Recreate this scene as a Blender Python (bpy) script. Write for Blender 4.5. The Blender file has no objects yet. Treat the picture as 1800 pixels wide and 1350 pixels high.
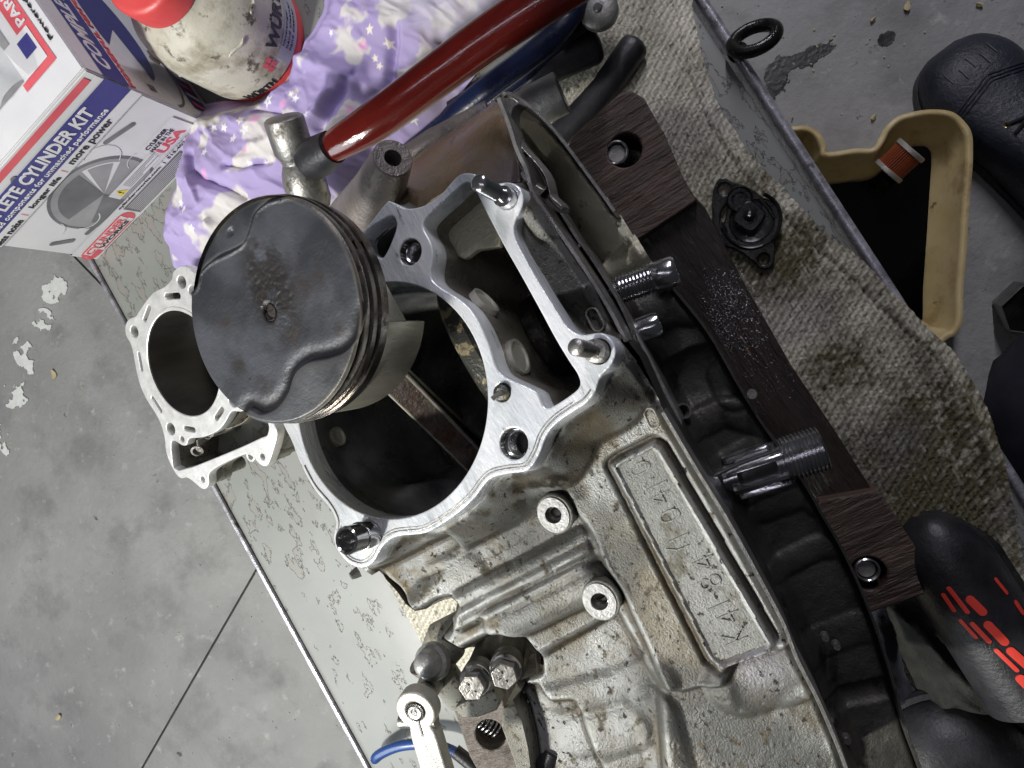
import bpy, bmesh, math, random
import numpy as np
from mathutils import Vector, Matrix
random.seed(7); rng = np.random.default_rng(7)
# ------------------------------------------------------------------ camera
F_PX, CX, CY, CAMZ, FLOOR = 1250.0, 900.0, 675.0, 0.60, -0.47
_n = np.array([1240-CX, 588-CY, F_PX]); _D = _n/np.linalg.norm(_n)
_v = np.array([-4700-CX, -9000-CY, F_PX]); _B = _v/np.linalg.norm(_v); _B -= _D*(_B@_D); _B /= np.linalg.norm(_B)
_Z = -_D; _Y = _B; _X = np.cross(_Y, _Z)
RW = np.array([_X, _Y, _Z])            # camera (x right, y down, z forward) -> world
CAMP = np.array([0.0, 0.0, CAMZ])
S = bpy.context.scene
C = S.collection
cd = bpy.data.cameras.new("camera"); cam = bpy.data.objects.new("camera", cd); C.objects.link(cam)
cd.sensor_width = 36; cd.lens = 36*F_PX/1800; cd.clip_start = 0.01; cd.clip_end = 100
_r, _u, _b = RW@np.array([1, 0, 0]), RW@np.array([0, -1, 0]), RW@np.array([0, 0, -1])
cam.matrix_world = Matrix(((_r[0], _u[0], _b[0], 0), (_r[1], _u[1], _b[1], 0), (_r[2], _u[2], _b[2], CAMZ), (0, 0, 0, 1)))
S.camera = cam
# ------------------------------------------------------------------ light: workshop beside an open door on the left
w = bpy.data.worlds.new("World"); S.world = w; w.use_nodes = True
w.node_tree.nodes["Background"].inputs[0].default_value = (0.80, 0.88, 1.0, 1)
w.node_tree.nodes["Background"].inputs[1].default_value = 0.030
def area(name, loc, target, sx, sy, power, col):
    l = bpy.data.lights.new(name, 'AREA'); l.shape = 'RECTANGLE'; l.size = sx; l.size_y = sy; l.energy = power; l.color = col
    o = bpy.data.objects.new(name, l); C.objects.link(o); o.location = loc
    o.rotation_euler = (Vector(target)-Vector(loc)).to_track_quat('-Z', 'Y').to_euler(); return o
area('key_lamp', (-1.00, -0.30, 1.12), (0, 0, 0.1), 0.11, 0.11, 21, (1.0, 0.97, 0.90))  # unseen small key source at the left, sized for crisp shadow edges
area('open_door', (-1.5, -0.35, 0.95), (-.2, 0, 0.0), 1.1, 0.9, 15, (0.90, 0.95, 1.0))
area('tube_lamp', (0.80, 1.30, 1.00), (0.15, 0.35, 0), 0.05, 0.9, 14.5, (0.92, 0.90, 1.0))
area('tube_lamp', (-0.15, 0.25, 1.9), (0, 0.05, 0), 0.03, 1.3, 1.8, (0.90, 0.86, 1.0))  # second overhead strip, added to put crisp highlights on the metals
vs = S.view_settings; vs.view_transform = 'Standard'; vs.look = 'None'; vs.exposure = 0; vs.gamma = 1
# ------------------------------------------------------------------ pixel of a known plane -> world point
def ray(px, py): return RW@np.array([(px-CX)/F_PX, (py-CY)/F_PX, 1.0])
def W(px, py, z=0.0):
    r = ray(px, py); t = (z-CAMZ)/r[2]; return Vector(CAMP+t*r)
class Frame:
    """a plane with its own x, y and normal"""
    def __init__(s, origin, normal, xdir=(1, 0, 0)):
        s.o = np.array(origin, float); s.z = np.array(normal, float); s.z /= np.linalg.norm(s.z)
        x = np.array(xdir, float); x -= s.z*(x@s.z); s.x = x/np.linalg.norm(x); s.y = np.cross(s.z, s.x)
    def uv(s, px, py, h=0.0):
        r = ray(px, py); o = s.o+s.z*h; t = ((o-CAMP)@s.z)/(r@s.z); q = CAMP+t*r-o; return (q@s.x, q@s.y)
    def M(s, u=0, v=0, h=0, rot=0):
        o = s.o+s.x*u+s.y*v+s.z*h; c, n = math.cos(rot), math.sin(rot)
        x = s.x*c+s.y*n; y = s.y*c-s.x*n
        return Matrix(((x[0], y[0], s.z[0], o[0]), (x[1], y[1], s.z[1], o[1]), (x[2], y[2], s.z[2], o[2]), (0, 0, 0, 1)))
    def pt(s, u, v, h=0): return Vector(s.o+s.x*u+s.y*v+s.z*h)
def spline(pts, n=6, closed=True):
    p = [np.array(q, float) for q in pts]; N = len(p); out = []
    for i in range(N if closed else N-1):
        if closed: a, b, c, d = p[i-1], p[i], p[(i+1) % N], p[(i+2) % N]
        else: a, b, c, d = p[max(i-1, 0)], p[i], p[i+1], p[min(i+2, N-1)]
        for k in range(n):
            t = k/n; out.append(0.5*((2*b)+(-a+c)*t+(2*a-5*b+4*c-d)*t*t+(-a+3*b-3*c+d)*t**3))
    if not closed: out.append(p[-1])
    return out
# ------------------------------------------------------------------ materials
MATS = {}
def mat(name, c1, c2=None, scale=30, metal=0.0, rough=0.5, rv=0.12, bump=0.15, bscale=250, bdist=0.0006, spots=(), stretch=(1, 1, 1), rot=0.0, coat=0.0, attr=None, spec=None, trans=0.0, lo=.35, hi=.65):
    m = bpy.data.materials.new(name); m.use_nodes = True; nt = m.node_tree; N = nt.nodes; L = nt.links
    b = N["Principled BSDF"]; geo = N.new("ShaderNodeTexCoord"); mp = N.new("ShaderNodeMapping")
    mp.inputs['Scale'].default_value = stretch; mp.inputs['Rotation'].default_value = (0, 0, rot); L.new(geo.outputs['Object'], mp.inputs[0])
    def noise(sc, det=6, r=.6):
        n = N.new("ShaderNodeTexNoise"); n.inputs['Scale'].default_value = sc; n.inputs['Detail'].default_value = det; n.inputs['Roughness'].default_value = r
        L.new(mp.outputs[0], n.inputs['Vector']); return n.outputs['Fac']
    def ramp(src, a, c, ca=(0, 0, 0, 1), cc=(1, 1, 1, 1)):
        r = N.new("ShaderNodeValToRGB"); r.color_ramp.elements[0].position = a; r.color_ramp.elements[1].position = c
        r.color_ramp.elements[0].color = ca; r.color_ramp.elements[1].color = cc; L.new(src, r.inputs[0]); return r.outputs[0]
    c2 = c2 or c1
    if attr:
        at = N.new("ShaderNodeAttribute"); at.attribute_name = attr; col = at.outputs['Color']
    else: col = ramp(noise(scale), lo, hi, (*c1, 1), (*c2, 1))
    rr = N.new("ShaderNodeMapRange"); rr.inputs['To Min'].default_value = max(rough-rv, .03); rr.inputs['To Max'].default_value = min(rough+rv, 1)
    rr.inputs['From Min'].default_value = .3; rr.inputs['From Max'].default_value = .7; L.new(noise(scale*1.7, 4), rr.inputs[0])
    rsock = rr.outputs[0]; msock = None
    for sp in spots:
        c, sc, th, soft = sp[:4]
        k = ramp(noise(sc, 8, .65), th, th+soft)
        mx = N.new("ShaderNodeMix"); mx.data_type = 'RGBA'; L.new(k, mx.inputs[0]); L.new(col, mx.inputs[6]); mx.inputs[7].default_value = (*c, 1); col = mx.outputs[2]
        if len(sp) > 4:
            mr = N.new("ShaderNodeMix"); L.new(k, mr.inputs[0]); L.new(rsock, mr.inputs[2]); mr.inputs[3].default_value = sp[4]; rsock = mr.outputs[0]
        if metal > 0.2:
            mm = N.new("ShaderNodeMix"); L.new(k, mm.inputs[0])
            if msock: L.new(msock, mm.inputs[2])
            else: mm.inputs[2].default_value = metal
            mm.inputs[3].default_value = metal*.25; msock = mm.outputs[0]
    L.new(col, b.inputs['Base Color']); L.new(rsock, b.inputs['Roughness'])
    if msock: L.new(msock, b.inputs['Metallic'])
    else: b.inputs['Metallic'].default_value = metal
    b.inputs['Coat Weight'].default_value = coat; b.inputs['Coat Roughness'].default_value = .08
    if spec is not None: b.inputs['Specular IOR Level'].default_value = spec
    if trans: b.inputs['Transmission Weight'].default_value = trans
    if bump:
        bp = N.new("ShaderNodeBump"); bp.inputs['Strength'].default_value = bump; bp.inputs['Distance'].default_value = bdist*3
        L.new(noise(bscale, 5, .65), bp.inputs['Height']); L.new(bp.outputs[0], b.inputs['Normal'])
    MATS[name] = m; return m
M = {}
M['deck'] = mat('machined_aluminium', (.62, .66, .70), (.93, .95, .97), 40, .35, .30, .14, .5, 420, .0004, [((.38, .41, .43), 30, .53, .12), ((.42, .40, .26), 22, .64, .08), ((.22, .22, .21), 180, .63, .04)], stretch=(1, .25, 1), rot=.4)
M['barrelface'] = mat('barrel_face', (.60, .60, .58), (.76, .76, .75), 60, .45, .42, .1, .3, 500, .0003, [((.33, .32, .30), 90, .64, .08)])
M['cast'] = mat('dirty_cast_aluminium', (.20, .195, .165), (.35, .35, .315), 22, .30, .44, .12, .55, 1100, .0005,
    [((.175, .145, .09), 9, .50, .20, .55), ((.30, .295, .27), 24, .56, .12, .42), ((.075, .06, .035), 30, .575, .10, .6), ((.11, .095, .065), 150, .56, .06, .6), ((.022, .018, .013), 300, .60, .035, .7)], stretch=(1, .75, 1))
M['castcol'] = mat('grimy_cast_surface', (.3, .3, .3), attr='col', metal=.38, rough=.40, rv=.13, bump=.42, bscale=1100, bdist=.0005, scale=22, spots=[((.085, .072, .045), 160, .575, .06, .6), ((.020, .016, .012), 320, .60, .035, .7)], stretch=(1, .75, 1))
M['crowncol'] = mat('carbon_and_shade_crown', (.3, .3, .3), attr='col', metal=.25, rough=.42, rv=.1, bump=.3, bscale=600, bdist=.0003, scale=26, spots=[((.015, .013, .012), 320, .66, .03)])
M['panel'] = mat('cleaner_cast_panel', (.20, .205, .185), (.29, .295, .275), 30, .30, .46, .1, .55, 1100, .0005, [((.13, .12, .085), 60, .58, .10, .6), ((.035, .03, .022), 260, .60, .03, .7)], stretch=(1, .7, 1))
M['cast_dark'] = mat('oily_shaded_casting', (.022, .020, .018), (.055, .052, .045), 18, .35, .40, .12, .4, 600, .0004, [((.010, .009, .008), 60, .58, .1, .3), ((.11, .10, .08), 26, .68, .1, .4)])  # near-black oily casting; shade of the lower half is put into the colour
M['cast_olive'] = mat('lit_olive_casting', (.44, .42, .31), (.66, .64, .50), 20, .35, .42, .1, .6, 420, .0006, [((.07, .06, .04), 50, .6, .08, .5)])  # albedo raised so the light on the bowl is put into the colour
M['cast_violet'] = mat('heat_tinted_casting', (.15, .135, .13), (.27, .235, .21), 30, .5, .40, .1, .5, 500, .0004, [((.20, .18, .25), 16, .58, .12, .3), ((.07, .055, .045), 50, .56, .10, .5)])
M['goldplate'] = mat('gold_tinted_polished_casting', (.34, .25, .11), (.36, .30, .34), 16, .7, .28, .08, .3, 300, .0004, [((.16, .12, .07), 22, .55, .15, .35), ((.06, .05, .045), 70, .63, .06)])
M['bossface'] = mat('filed_boss_face', (.30, .30, .29), (.50, .50, .49), 120, .4, .42, .1, .5, 500, .0004, [((.14, .12, .08), 90, .62, .08)])
M['cavity'] = mat('oily_cavity_wall', (.17, .155, .135), (.27, .25, .22), 18, .4, .30, .1, .25, 300, .0005, [((.03, .03, .035), 30, .58, .1, .2)])
M['bore'] = mat('dark_bore_wall', (.08, .085, .092), (.26, .26, .25), 26, .4, .30, .1, .15, 200)
M['steel'] = mat('polished_steel', (.42, .42, .43), (.62, .62, .63), 60, .95, .17, .07, .15, 400, .0002)
M['sleeve'] = mat('honed_cylinder_sleeve', (.05, .05, .05), (.13, .12, .10), 14, .6, .3, .1, .2, 500, .0003, stretch=(1, 1, .2))
M['steel_dirty'] = mat('dirty_steel', (.22, .215, .20), (.38, .37, .35), 50, .8, .36, .12, .4, 350, .0004, [((.07, .06, .045), 70, .55, .12, .6)])
M['steel_worn'] = mat('worn_grey_steel', (.15, .15, .15), (.30, .29, .265), 40, .6, .42, .1, .4, 400, .0004, [((.07, .065, .06), 90, .62, .1)])
M['paleal'] = mat('pale_lever_aluminium', (.36, .35, .30), (.54, .52, .46), 50, .35, .38, .12, .4, 400, .0004, [((.25, .22, .15), 70, .64, .06)])
M['crown'] = mat('carbon_coated_crown', (.060, .066, .078), (.135, .142, .162), 18, .25, .44, .1, .35, 500, .0003, [((.045, .036, .032), 14, .60, .12, .6), ((.20, .20, .20), 40, .68, .12, .4), ((.02, .018, .016), 300, .70, .03)])
M['crownspot'] = mat('brown_carbon', (.020, .016, .014), (.045, .036, .031), 120, .1, .6, .1, .8, 500, .0008)
M['ring'] = mat('piston_ring_steel', (.14, .125, .11), (.34, .31, .28), 60, .9, .20, .08, .2, 500, .0002, [((.03, .025, .02), 60, .56, .1, .3)])
M['skirt'] = mat('piston_skirt_metal', (.30, .28, .22), (.50, .48, .40), 40, .6, .34, .1, .3, 500, .0003, [((.14, .12, .08), 45, .58, .1)], stretch=(1, 1, .3))
M['rod'] = mat('oily_forged_rod', (.13, .10, .085), (.24, .20, .175), 70, .7, .34, .1, .6, 300, .0008, [((.10, .05, .035), 50, .52, .12, .5), ((.45, .43, .40), 160, .62, .05)])
M['web'] = mat('rust_mottled_web', (.05, .05, .045), (.10, .10, .085), 30, .5, .3, .1, .5, 300, .0006, [((.30, .25, .15), 110, .56, .05), ((.10, .055, .03), 80, .6, .06)])
M['floor'] = mat('worn_concrete', (.28, .28, .272), (.40, .40, .385), 3.2, 0, .72, .1, .6, 90, .0012, [((.21, .21, .203), 11, .50, .25), ((.44, .44, .42), 42, .60, .10), ((.09, .09, .085), 26, .67, .06), ((.05, .05, .048), 120, .69, .03), ((.46, .44, .38), 150, .70, .02)])
M['joint'] = mat('joint_dirt', (.03, .03, .028), (.07, .065, .06), 60, 0, .9)
M['paint'] = mat('white_floor_paint', (.75, .77, .72), (.86, .88, .84), 60, 0, .6)
M['oil'] = mat('oil_stain', (.012, .012, .012), (.03, .03, .03), 40, 0, .35)
M['leaf'] = mat('dry_leaf', (.50, .42, .22), (.66, .58, .36), 80, 0, .7)
def bench_material():
    m = mat('flaking_grey_bench_paint', (.205, .215, .20), (.26, .27, .25), 5, 0, .42, .1, 0); nt = m.node_tree; N = nt.nodes; L = nt.links; b = N["Principled BSDF"]
    tc = N.new("ShaderNodeTexCoord"); mp = N.new("ShaderNodeMapping"); mp.inputs['Scale'].default_value = (1.0, .42, 1); L.new(tc.outputs['Object'], mp.inputs[0])
    n = N.new("ShaderNodeTexNoise"); n.inputs['Scale'].default_value = 85; n.inputs['Detail'].default_value = 5; n.inputs['Roughness'].default_value = .62; L.new(mp.outputs[0], n.inputs['Vector'])
    big = N.new("ShaderNodeTexNoise"); big.inputs['Scale'].default_value = 5; big.inputs['Detail'].default_value = 2; L.new(mp.outputs[0], big.inputs['Vector'])
    ad = N.new("ShaderNodeMath"); ad.operation = 'MULTIPLY_ADD'; L.new(big.outputs['Fac'], ad.inputs[0]); ad.inputs[1].default_value = .35; L.new(n.outputs['Fac'], ad.inputs[2])
    r = N.new("ShaderNodeValToRGB"); r.color_ramp.interpolation = 'LINEAR'; e = r.color_ramp.elements; e[0].position = .755; e[1].position = .765; e[0].color = (0, 0, 0, 1); e[1].color = (1, 1, 1, 1)
    L.new(ad.outputs[0], r.inputs[0])
    rim = N.new("ShaderNodeValToRGB"); e = rim.color_ramp.elements; e[0].position = .742; e[1].position = .778; e[0].color = (0, 0, 0, 1); e[1].color = (0, 0, 0, 1); q = e.new(.758); q.color = (1, 1, 1, 1); L.new(ad.outputs[0], rim.inputs[0])
    old = b.inputs['Base Color'].links[0].from_socket
    m1 = N.new("ShaderNodeMix"); m1.data_type = 'RGBA'; L.new(r.outputs[0], m1.inputs[0]); L.new(old, m1.inputs[6]); m1.inputs[7].default_value = (.235, .23, .21, 1)
    m2 = N.new("ShaderNodeMix"); m2.data_type = 'RGBA'; L.new(rim.outputs[0], m2.inputs[0]); L.new(m1.outputs[2], m2.inputs[6]); m2.inputs[7].default_value = (.075, .078, .072, 1)
    L.new(m2.outputs[2], b.inputs['Base Color'])
    bp = N.new("ShaderNodeBump"); bp.inputs['Strength'].default_value = .6; bp.inputs['Distance'].default_value = .0012; bp.invert = True; L.new(r.outputs[0], bp.inputs['Height']); L.new(bp.outputs[0], b.inputs['Normal'])
    return m
M['bench'] = bench_material()
M['bench_edge'] = mat('scuffed_bench_edge', (.28, .28, .30), (.62, .60, .66), 90, .5, .3, .1, .4, 200, .0004, [((.12, .11, .12), 60, .6, .06)])
M['towel'] = mat('dirty_terry', (.5, .5, .5), attr='col', rough=.95, rv=.02, bump=.9, bscale=520, bdist=.0008, spec=.1)
M['starcloth'] = mat('printed_cotton', (.5, .5, .5), attr='col', rough=.9, rv=.03, bump=.25, bscale=900, bdist=.0003, spec=.15)
M['wood'] = mat('oil_soaked_wood', (.010, .007, .006), (.036, .023, .019), 26, 0, .38, .1, .6, 110, .0025, [((.20, .10, .06), 70, .67, .04), ((.010, .008, .007), 22, .56, .12, .25)], stretch=(1, .16, 1))
M['woodgrey'] = mat('grey_brown_wood', (.11, .095, .080), (.22, .19, .165), 26, 0, .6, .1, 1.0, 110, .0025, [((.05, .04, .03), 40, .6, .06)], stretch=(.3, 1, 1))
M['woodend'] = mat('oil_soaked_cross_wood', (.034, .021, .015), (.090, .056, .040), 34, 0, .5, .1, .6, 150, .0025, [((.26, .16, .06), 55, .68, .04), ((.012, .010, .008), 26, .56, .12, .3), ((.15, .12, .09), 140, .62, .05)], stretch=(.16, 1, 1))
M['redhandle'] = mat('red_varnished_wood', (.045, .003, .002), (.11, .010, .007), 22, 0, .16, .04, .2, 160, .0008, stretch=(.2, 1, 1), coat=.8)
M['blackrubber'] = mat('black_rubber', (.010, .010, .012), (.024, .024, .028), 40, 0, .42, .1, .3, 300, .0005)
M['blacksteel'] = mat('black_oily_steel', (.012, .012, .012), (.035, .035, .033), 40, .55, .22, .1, .3, 300, .0004)
M['blue'] = mat('blue_dipped_grip', (.004, .006, .020), (.007, .012, .040), 30, 0, .3, .08, .15, 200, coat=.15)
M['tan'] = mat('tan_plastic_pan', (.56, .43, .19), (.72, .58, .31), 14, 0, .5, .1, .3, 120, .0006, [((.34, .23, .09), 12, .54, .14), ((.16, .09, .03), 40, .64, .07)])
M['oilpool'] = mat('used_black_oil', (.0022, .002, .0022), None, 10, 0, .05, 0, 0)
M['filterpaper'] = mat('orange_filter_paper', (.30, .065, .022), (.42, .10, .035), 40, 0, .5, .1, .2, 200)
M['filtercap'] = mat('filter_end_cap', (.45, .44, .38), (.62, .60, .54), 60, .5, .4)
M['leather'] = mat('dark_navy_leather', (.014, .017, .026), (.030, .034, .048), 26, 0, .42, .1, .5, 160, .001)
M['trouser'] = mat('dark_work_cloth', (.018, .019, .024), (.032, .034, .042), 20, 0, .9, .05, .5, 900, .0006, spec=.1)
M['lace'] = mat('black_lace', (.01, .01, .011), None, 20, 0, .8)
M['brass'] = mat('brass_eyelet', (.55, .45, .25), None, 20, .9, .3)
M['white'] = mat('white_card', (.64, .64, .66), (.70, .70, .71), 20, 0, .45, .08, .05)
M['offwhite'] = mat('pale_grey_print', (.62, .62, .63), (.72, .72, .73), 9, 0, .4, .05, 0)
M['navy'] = mat('navy_print', (.045, .045, .20), (.06, .06, .24), 8, 0, .35, .05, 0)
M['redprint'] = mat('red_print', (.62, .09, .12), (.70, .13, .15), 30, 0, .4, .05, 0)
M['blackprint'] = mat('black_print', (.03, .03, .035), None, 30, 0, .4, 0, 0)
M['greyprint'] = mat('grey_print', (.11, .11, .12), (.20, .20, .21), 16, 0, .4, .05, 0)
M['midprint'] = mat('mid_grey_print', (.25, .25, .26), (.38, .38, .39), 16, 0, .4, .05, 0)
M['yellow'] = mat('yellow_print', (.75, .62, .04), None, 30, 0, .4, 0, 0)
M['jug'] = mat('grimy_white_plastic', (.52, .50, .42), (.66, .64, .55), 12, 0, .42, .1, .3, 90, .0008, [((.25, .22, .15), 22, .50, .16), ((.10, .09, .06), 55, .57, .07)])
M['juggrey'] = mat('grey_jug_label', (.34, .36, .38), (.46, .48, .50), 20, 0, .4, .1, .1, 200, spots=[((.15, .15, .14), 60, .62, .05)])
M['redplastic'] = mat('red_plastic', (.60, .06, .06), (.68, .09, .09), 20, 0, .4, .08, .15, 120, spots=[((.30, .05, .05), 70, .68, .05)])
M['redmark'] = mat('red_rubber_inlay', (.68, .045, .03), (.74, .06, .04), 30, 0, .5, .05, .1)
M['blackcloth'] = mat('black_oily_cloth', (.014, .015, .014), (.034, .035, .030), 30, 0, .75, .1, .6, 300, .0012, spec=.2)
def film_mat():
    m = bpy.data.materials.new('clear_film'); m.use_nodes = True; b = m.node_tree.nodes["Principled BSDF"]
    b.inputs['Base Color'].default_value = (.92, .95, .97, 1); b.inputs['Roughness'].default_value = .08; b.inputs['Alpha'].default_value = .34; b.inputs['Specular IOR Level'].default_value = .9
    return m
M['film'] = film_mat()
M['bluegrip'] = mat('blue_vinyl_grip', (.02, .05, .17), (.03, .08, .26), 30, 0, .28, .08, .15, 200, coat=.4)
# ------------------------------------------------------------------ object helpers
def link(name, me, m=None, parent=None, smooth=False, mw=None):
    o = bpy.data.objects.new(name, me); C.objects.link(o)
    if m is not None: me.materials.clear(); me.materials.append(M[m] if isinstance(m, str) else m)
    if smooth: me.polygons.foreach_set('use_smooth', [True]*len(me.polygons))
    if mw is not None: o.matrix_world = mw
    if parent is not None:
        o.parent = parent; o.matrix_parent_inverse = PM[parent.name].inverted()
    PM[o.name] = (mw.copy() if mw is not None else Matrix.Identity(4))
    return o
PM = {}
def thing(name, label, cat, loc=(0, 0, 0), group=None):
    o = bpy.data.objects.new(name, None); C.objects.link(o); o.location = loc; o.empty_display_size = .02
    o['label'] = label; o['category'] = cat
    if group: o['group'] = group
    PM[o.name] = Matrix.Translation(Vector(loc)); return o
def tag(o, label, cat, group=None):
    o['label'] = label; o['category'] = cat
    if group: o['group'] = group
    return o
def from_bm(bm, name='mesh', sharp=35):
    bmesh.ops.recalc_face_normals(bm, faces=bm.faces)
    me = bpy.data.meshes.new(name); bm.to_mesh(me); bm.free()
    me.polygons.foreach_set('use_smooth', [True]*len(me.polygons)); me.set_sharp_from_angle(angle=math.radians(sharp)); return me
def plate(name, loops, thick, bevel, m, parent=None, mw=None, res=2, grow=0.0):
    """filled 2-D outline (first loop) with holes (other loops), extruded down from local z=0"""
    cu = bpy.data.curves.new(name, 'CURVE'); cu.dimensions = '2D'; cu.fill_mode = 'BOTH'
    cu.extrude = max(thick/2-bevel, 0); cu.bevel_depth = bevel; cu.bevel_resolution = res; cu.offset = -bevel+grow
    def area2(lp): return sum(lp[i-1][0]*lp[i][1]-lp[i][0]*lp[i-1][1] for i in range(len(lp)))
    for i, lp in enumerate(loops):
        if (area2(lp) > 0) != (i == 0): lp = lp[::-1]
        s = cu.splines.new('POLY'); s.points.add(len(lp)-1); s.use_cyclic_u = True
        for j, q in enumerate(lp): s.points[j].co = (q[0], q[1], -thick/2, 1)
    ob = bpy.data.objects.new('tmp', cu); C.objects.link(ob); dg = bpy.context.evaluated_depsgraph_get()
    me = bpy.data.meshes.new_from_object(ob.evaluated_get(dg)); bpy.data.objects.remove(ob); bpy.data.curves.remove(cu)
    me.name = name
    if len(me.polygons): me.polygons.foreach_set('use_smooth', [True]*len(me.polygons)); me.set_sharp_from_angle(angle=math.radians(40))
    return link(name, me, m, parent, mw=mw)
def circ(x, y, r, n=40, ry=None, a=0):
    ry = ry or r; return [(x+r*math.cos(t)*math.cos(a)-ry*math.sin(t)*math.sin(a), y+r*math.cos(t)*math.sin(a)+ry*math.sin(t)*math.cos(a)) for t in [2*math.pi*k/n for k in range(n)]]
def stadium(a, b, r, n=10):
    a = np.array(a, float); b = np.array(b, float); d = (b-a)/np.linalg.norm(b-a); th = math.atan2(d[1], d[0]); out = []
    for k in range(n+1): t = th-math.pi/2+math.pi*k/n; out.append((b[0]+r*math.cos(t), b[1]+r*math.sin(t)))
    for k in range(n+1): t = th+math.pi/2+math.pi*k/n; out.append((a[0]+r*math.cos(t), a[1]+r*math.sin(t)))
    return out
def lathe(name, prof, m, parent=None, mw=None, seg=40, a0=0, a1=2*math.pi, sharp=35):
    bm = bmesh.new(); full = abs(a1-a0-2*math.pi) < 1e-6; n = seg if full else seg+1; rows = []
    for r, z in prof:
        if r < 1e-7: rows.append([bm.verts.new((0, 0, z))]*n)
        else: rows.append([bm.verts.new((r*math.cos(a0+(a1-a0)*k/seg), r*math.sin(a0+(a1-a0)*k/seg), z)) for k in range(n)])
    for i in range(len(rows)-1):
        for k in range(seg):
            k2 = (k+1) % n; vs_ = []
            for v in (rows[i][k], rows[i][k2], rows[i+1][k2], rows[i+1][k]):
                if v not in vs_: vs_.append(v)
            if len(vs_) > 2: bm.faces.new(vs_)
    return link(name, from_bm(bm, name, sharp), m, parent, mw=mw)
def tube_mesh(pts, rad, seg=16, flat=1.0, cap=True):
    pts = [Vector(p) for p in pts]; n = len(pts); rad = rad if hasattr(rad, '__len__') else [rad]*n
    bm = bmesh.new(); rows = []; up = Vector((0, 0, 1)); t0 = (pts[1]-pts[0]).normalized()
    if abs(t0.dot(up)) > .95: up = Vector((0, 1, 0))
    for i, p in enumerate(pts):
        t = (pts[min(i+1, n-1)]-pts[max(i-1, 0)]).normalized(); s = t.cross(up).normalized(); u = s.cross(t)
        rows.append([bm.verts.new(p+(s*math.cos(a)+u*math.sin(a)*flat)*rad[i]) for a in [2*math.pi*k/seg for k in range(seg)]])
    for i in range(n-1):
        for k in range(seg): bm.faces.new((rows[i][k], rows[i][(k+1) % seg], rows[i+1][(k+1) % seg], rows[i+1][k]))
    if cap: bm.faces.new(rows[0][::-1]); bm.faces.new(rows[-1])
    return from_bm(bm)
def tube(name, pts, rad, m, parent=None, seg=16, flat=1.0, cap=True): return link(name, tube_mesh(pts, rad, seg, flat, cap), m, parent)
def along(a, b):
    """matrix with origin a and z axis towards b"""
    a = Vector(a); b = Vector(b); z = (b-a).normalized(); q = z.to_track_quat('Z', 'Y'); return Matrix.Translation(a)@q.to_matrix().to_4x4()
def box_mesh(sx, sy, sz, bev=0.0):
    bm = bmesh.new(); bmesh.ops.create_cube(bm, size=1); bmesh.ops.scale(bm, vec=(sx, sy, sz), verts=bm.verts)
    if bev: bmesh.ops.bevel(bm, geom=bm.edges[:], offset=bev, segments=2, affect='EDGES', profile=.6)
    return from_bm(bm)
def box(name, sx, sy, sz, m, parent=None, mw=None, bev=0.0): return link(name, box_mesh(sx, sy, sz, bev), m, parent, mw=mw)
def text(name, s, x0, x1, y0, y1, m, parent, mw, z=0.0004, thick=0.0, shear=0.0, bold=0.0, wrap=None, flipx=False):
    cu = bpy.data.curves.new(name, 'FONT'); cu.body = s; cu.size = 1; cu.extrude = .001; cu.offset = bold; cu.shear = shear; cu.resolution_u = 3
    ob = bpy.data.objects.new('tmp', cu); C.objects.link(ob); dg = bpy.context.evaluated_depsgraph_get(); me = bpy.data.meshes.new_from_object(ob.evaluated_get(dg))
    bpy.data.objects.remove(ob); bpy.data.curves.remove(cu)
    co = np.zeros(len(me.vertices)*3); me.vertices.foreach_get('co', co); co = co.reshape(-1, 3)
    mn, mx = co.min(0), co.max(0); u = (co[:, 0]-mn[0])/(mx[0]-mn[0]); v = (co[:, 1]-mn[1])/(mx[1]-mn[1]); zz = np.where(co[:, 2] > 0, z, z-thick if thick else 0.00005)
    co[:, 0] = x0+u*(x1-x0); co[:, 1] = y0+v*(y1-y0); co[:, 2] = zz
    if wrap: co = wrap(co)
    me.vertices.foreach_set('co', co.ravel()); me.name = name
    return link(name, me, m, parent, mw=mw)
# ------------------------------------------------------------------ height-field helpers (numpy)
def sdpoly(X, Y, poly):
    P_ = np.array(poly, float); d = np.full(X.shape, 1e9); ins = np.zeros(X.shape, bool); n = len(P_)
    for i in range(n):
        a = P_[i-1]; b = P_[i]; e = b-a; wx = X-a[0]; wy = Y-a[1]; t = np.clip((wx*e[0]+wy*e[1])/(e@e+1e-18), 0, 1)
        d = np.minimum(d, (wx-e[0]*t)**2+(wy-e[1]*t)**2)
        c = ((a[1] > Y) != (b[1] > Y)); xi = a[0]+(Y-a[1])*e[0]/(e[1] if abs(e[1]) > 1e-15 else 1e-15); ins ^= c & (X < xi)
    d = np.sqrt(d); return np.where(ins, -d, d)
def sdline(X, Y, pts):
    d = np.full(X.shape, 1e9); P_ = np.array(pts, float)
    for i in range(len(P_)-1):
        a = P_[i]; e = P_[i+1]-a; wx = X-a[0]; wy = Y-a[1]; t = np.clip((wx*e[0]+wy*e[1])/(e@e), 0, 1); d = np.minimum(d, (wx-e[0]*t)**2+(wy-e[1]*t)**2)
    return np.sqrt(d)
def sm(x): x = np.clip(x, 0, 1); return x*x*(3-2*x)
_perm = rng.random((256, 256))
def vnoise(X, Y, s, seed=0):
    x = X*s+seed*17.3+500; y = Y*s+seed*9.7+500; xi = np.floor(x).astype(int); yi = np.floor(y).astype(int); fx = sm(x-xi); fy = sm(y-yi)
    g = lambda i, j: _perm[i & 255, j & 255]
    return (g(xi, yi)*(1-fx)+g(xi+1, yi)*fx)*(1-fy)+(g(xi, yi+1)*(1-fx)+g(xi+1, yi+1)*fx)*fy
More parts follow.
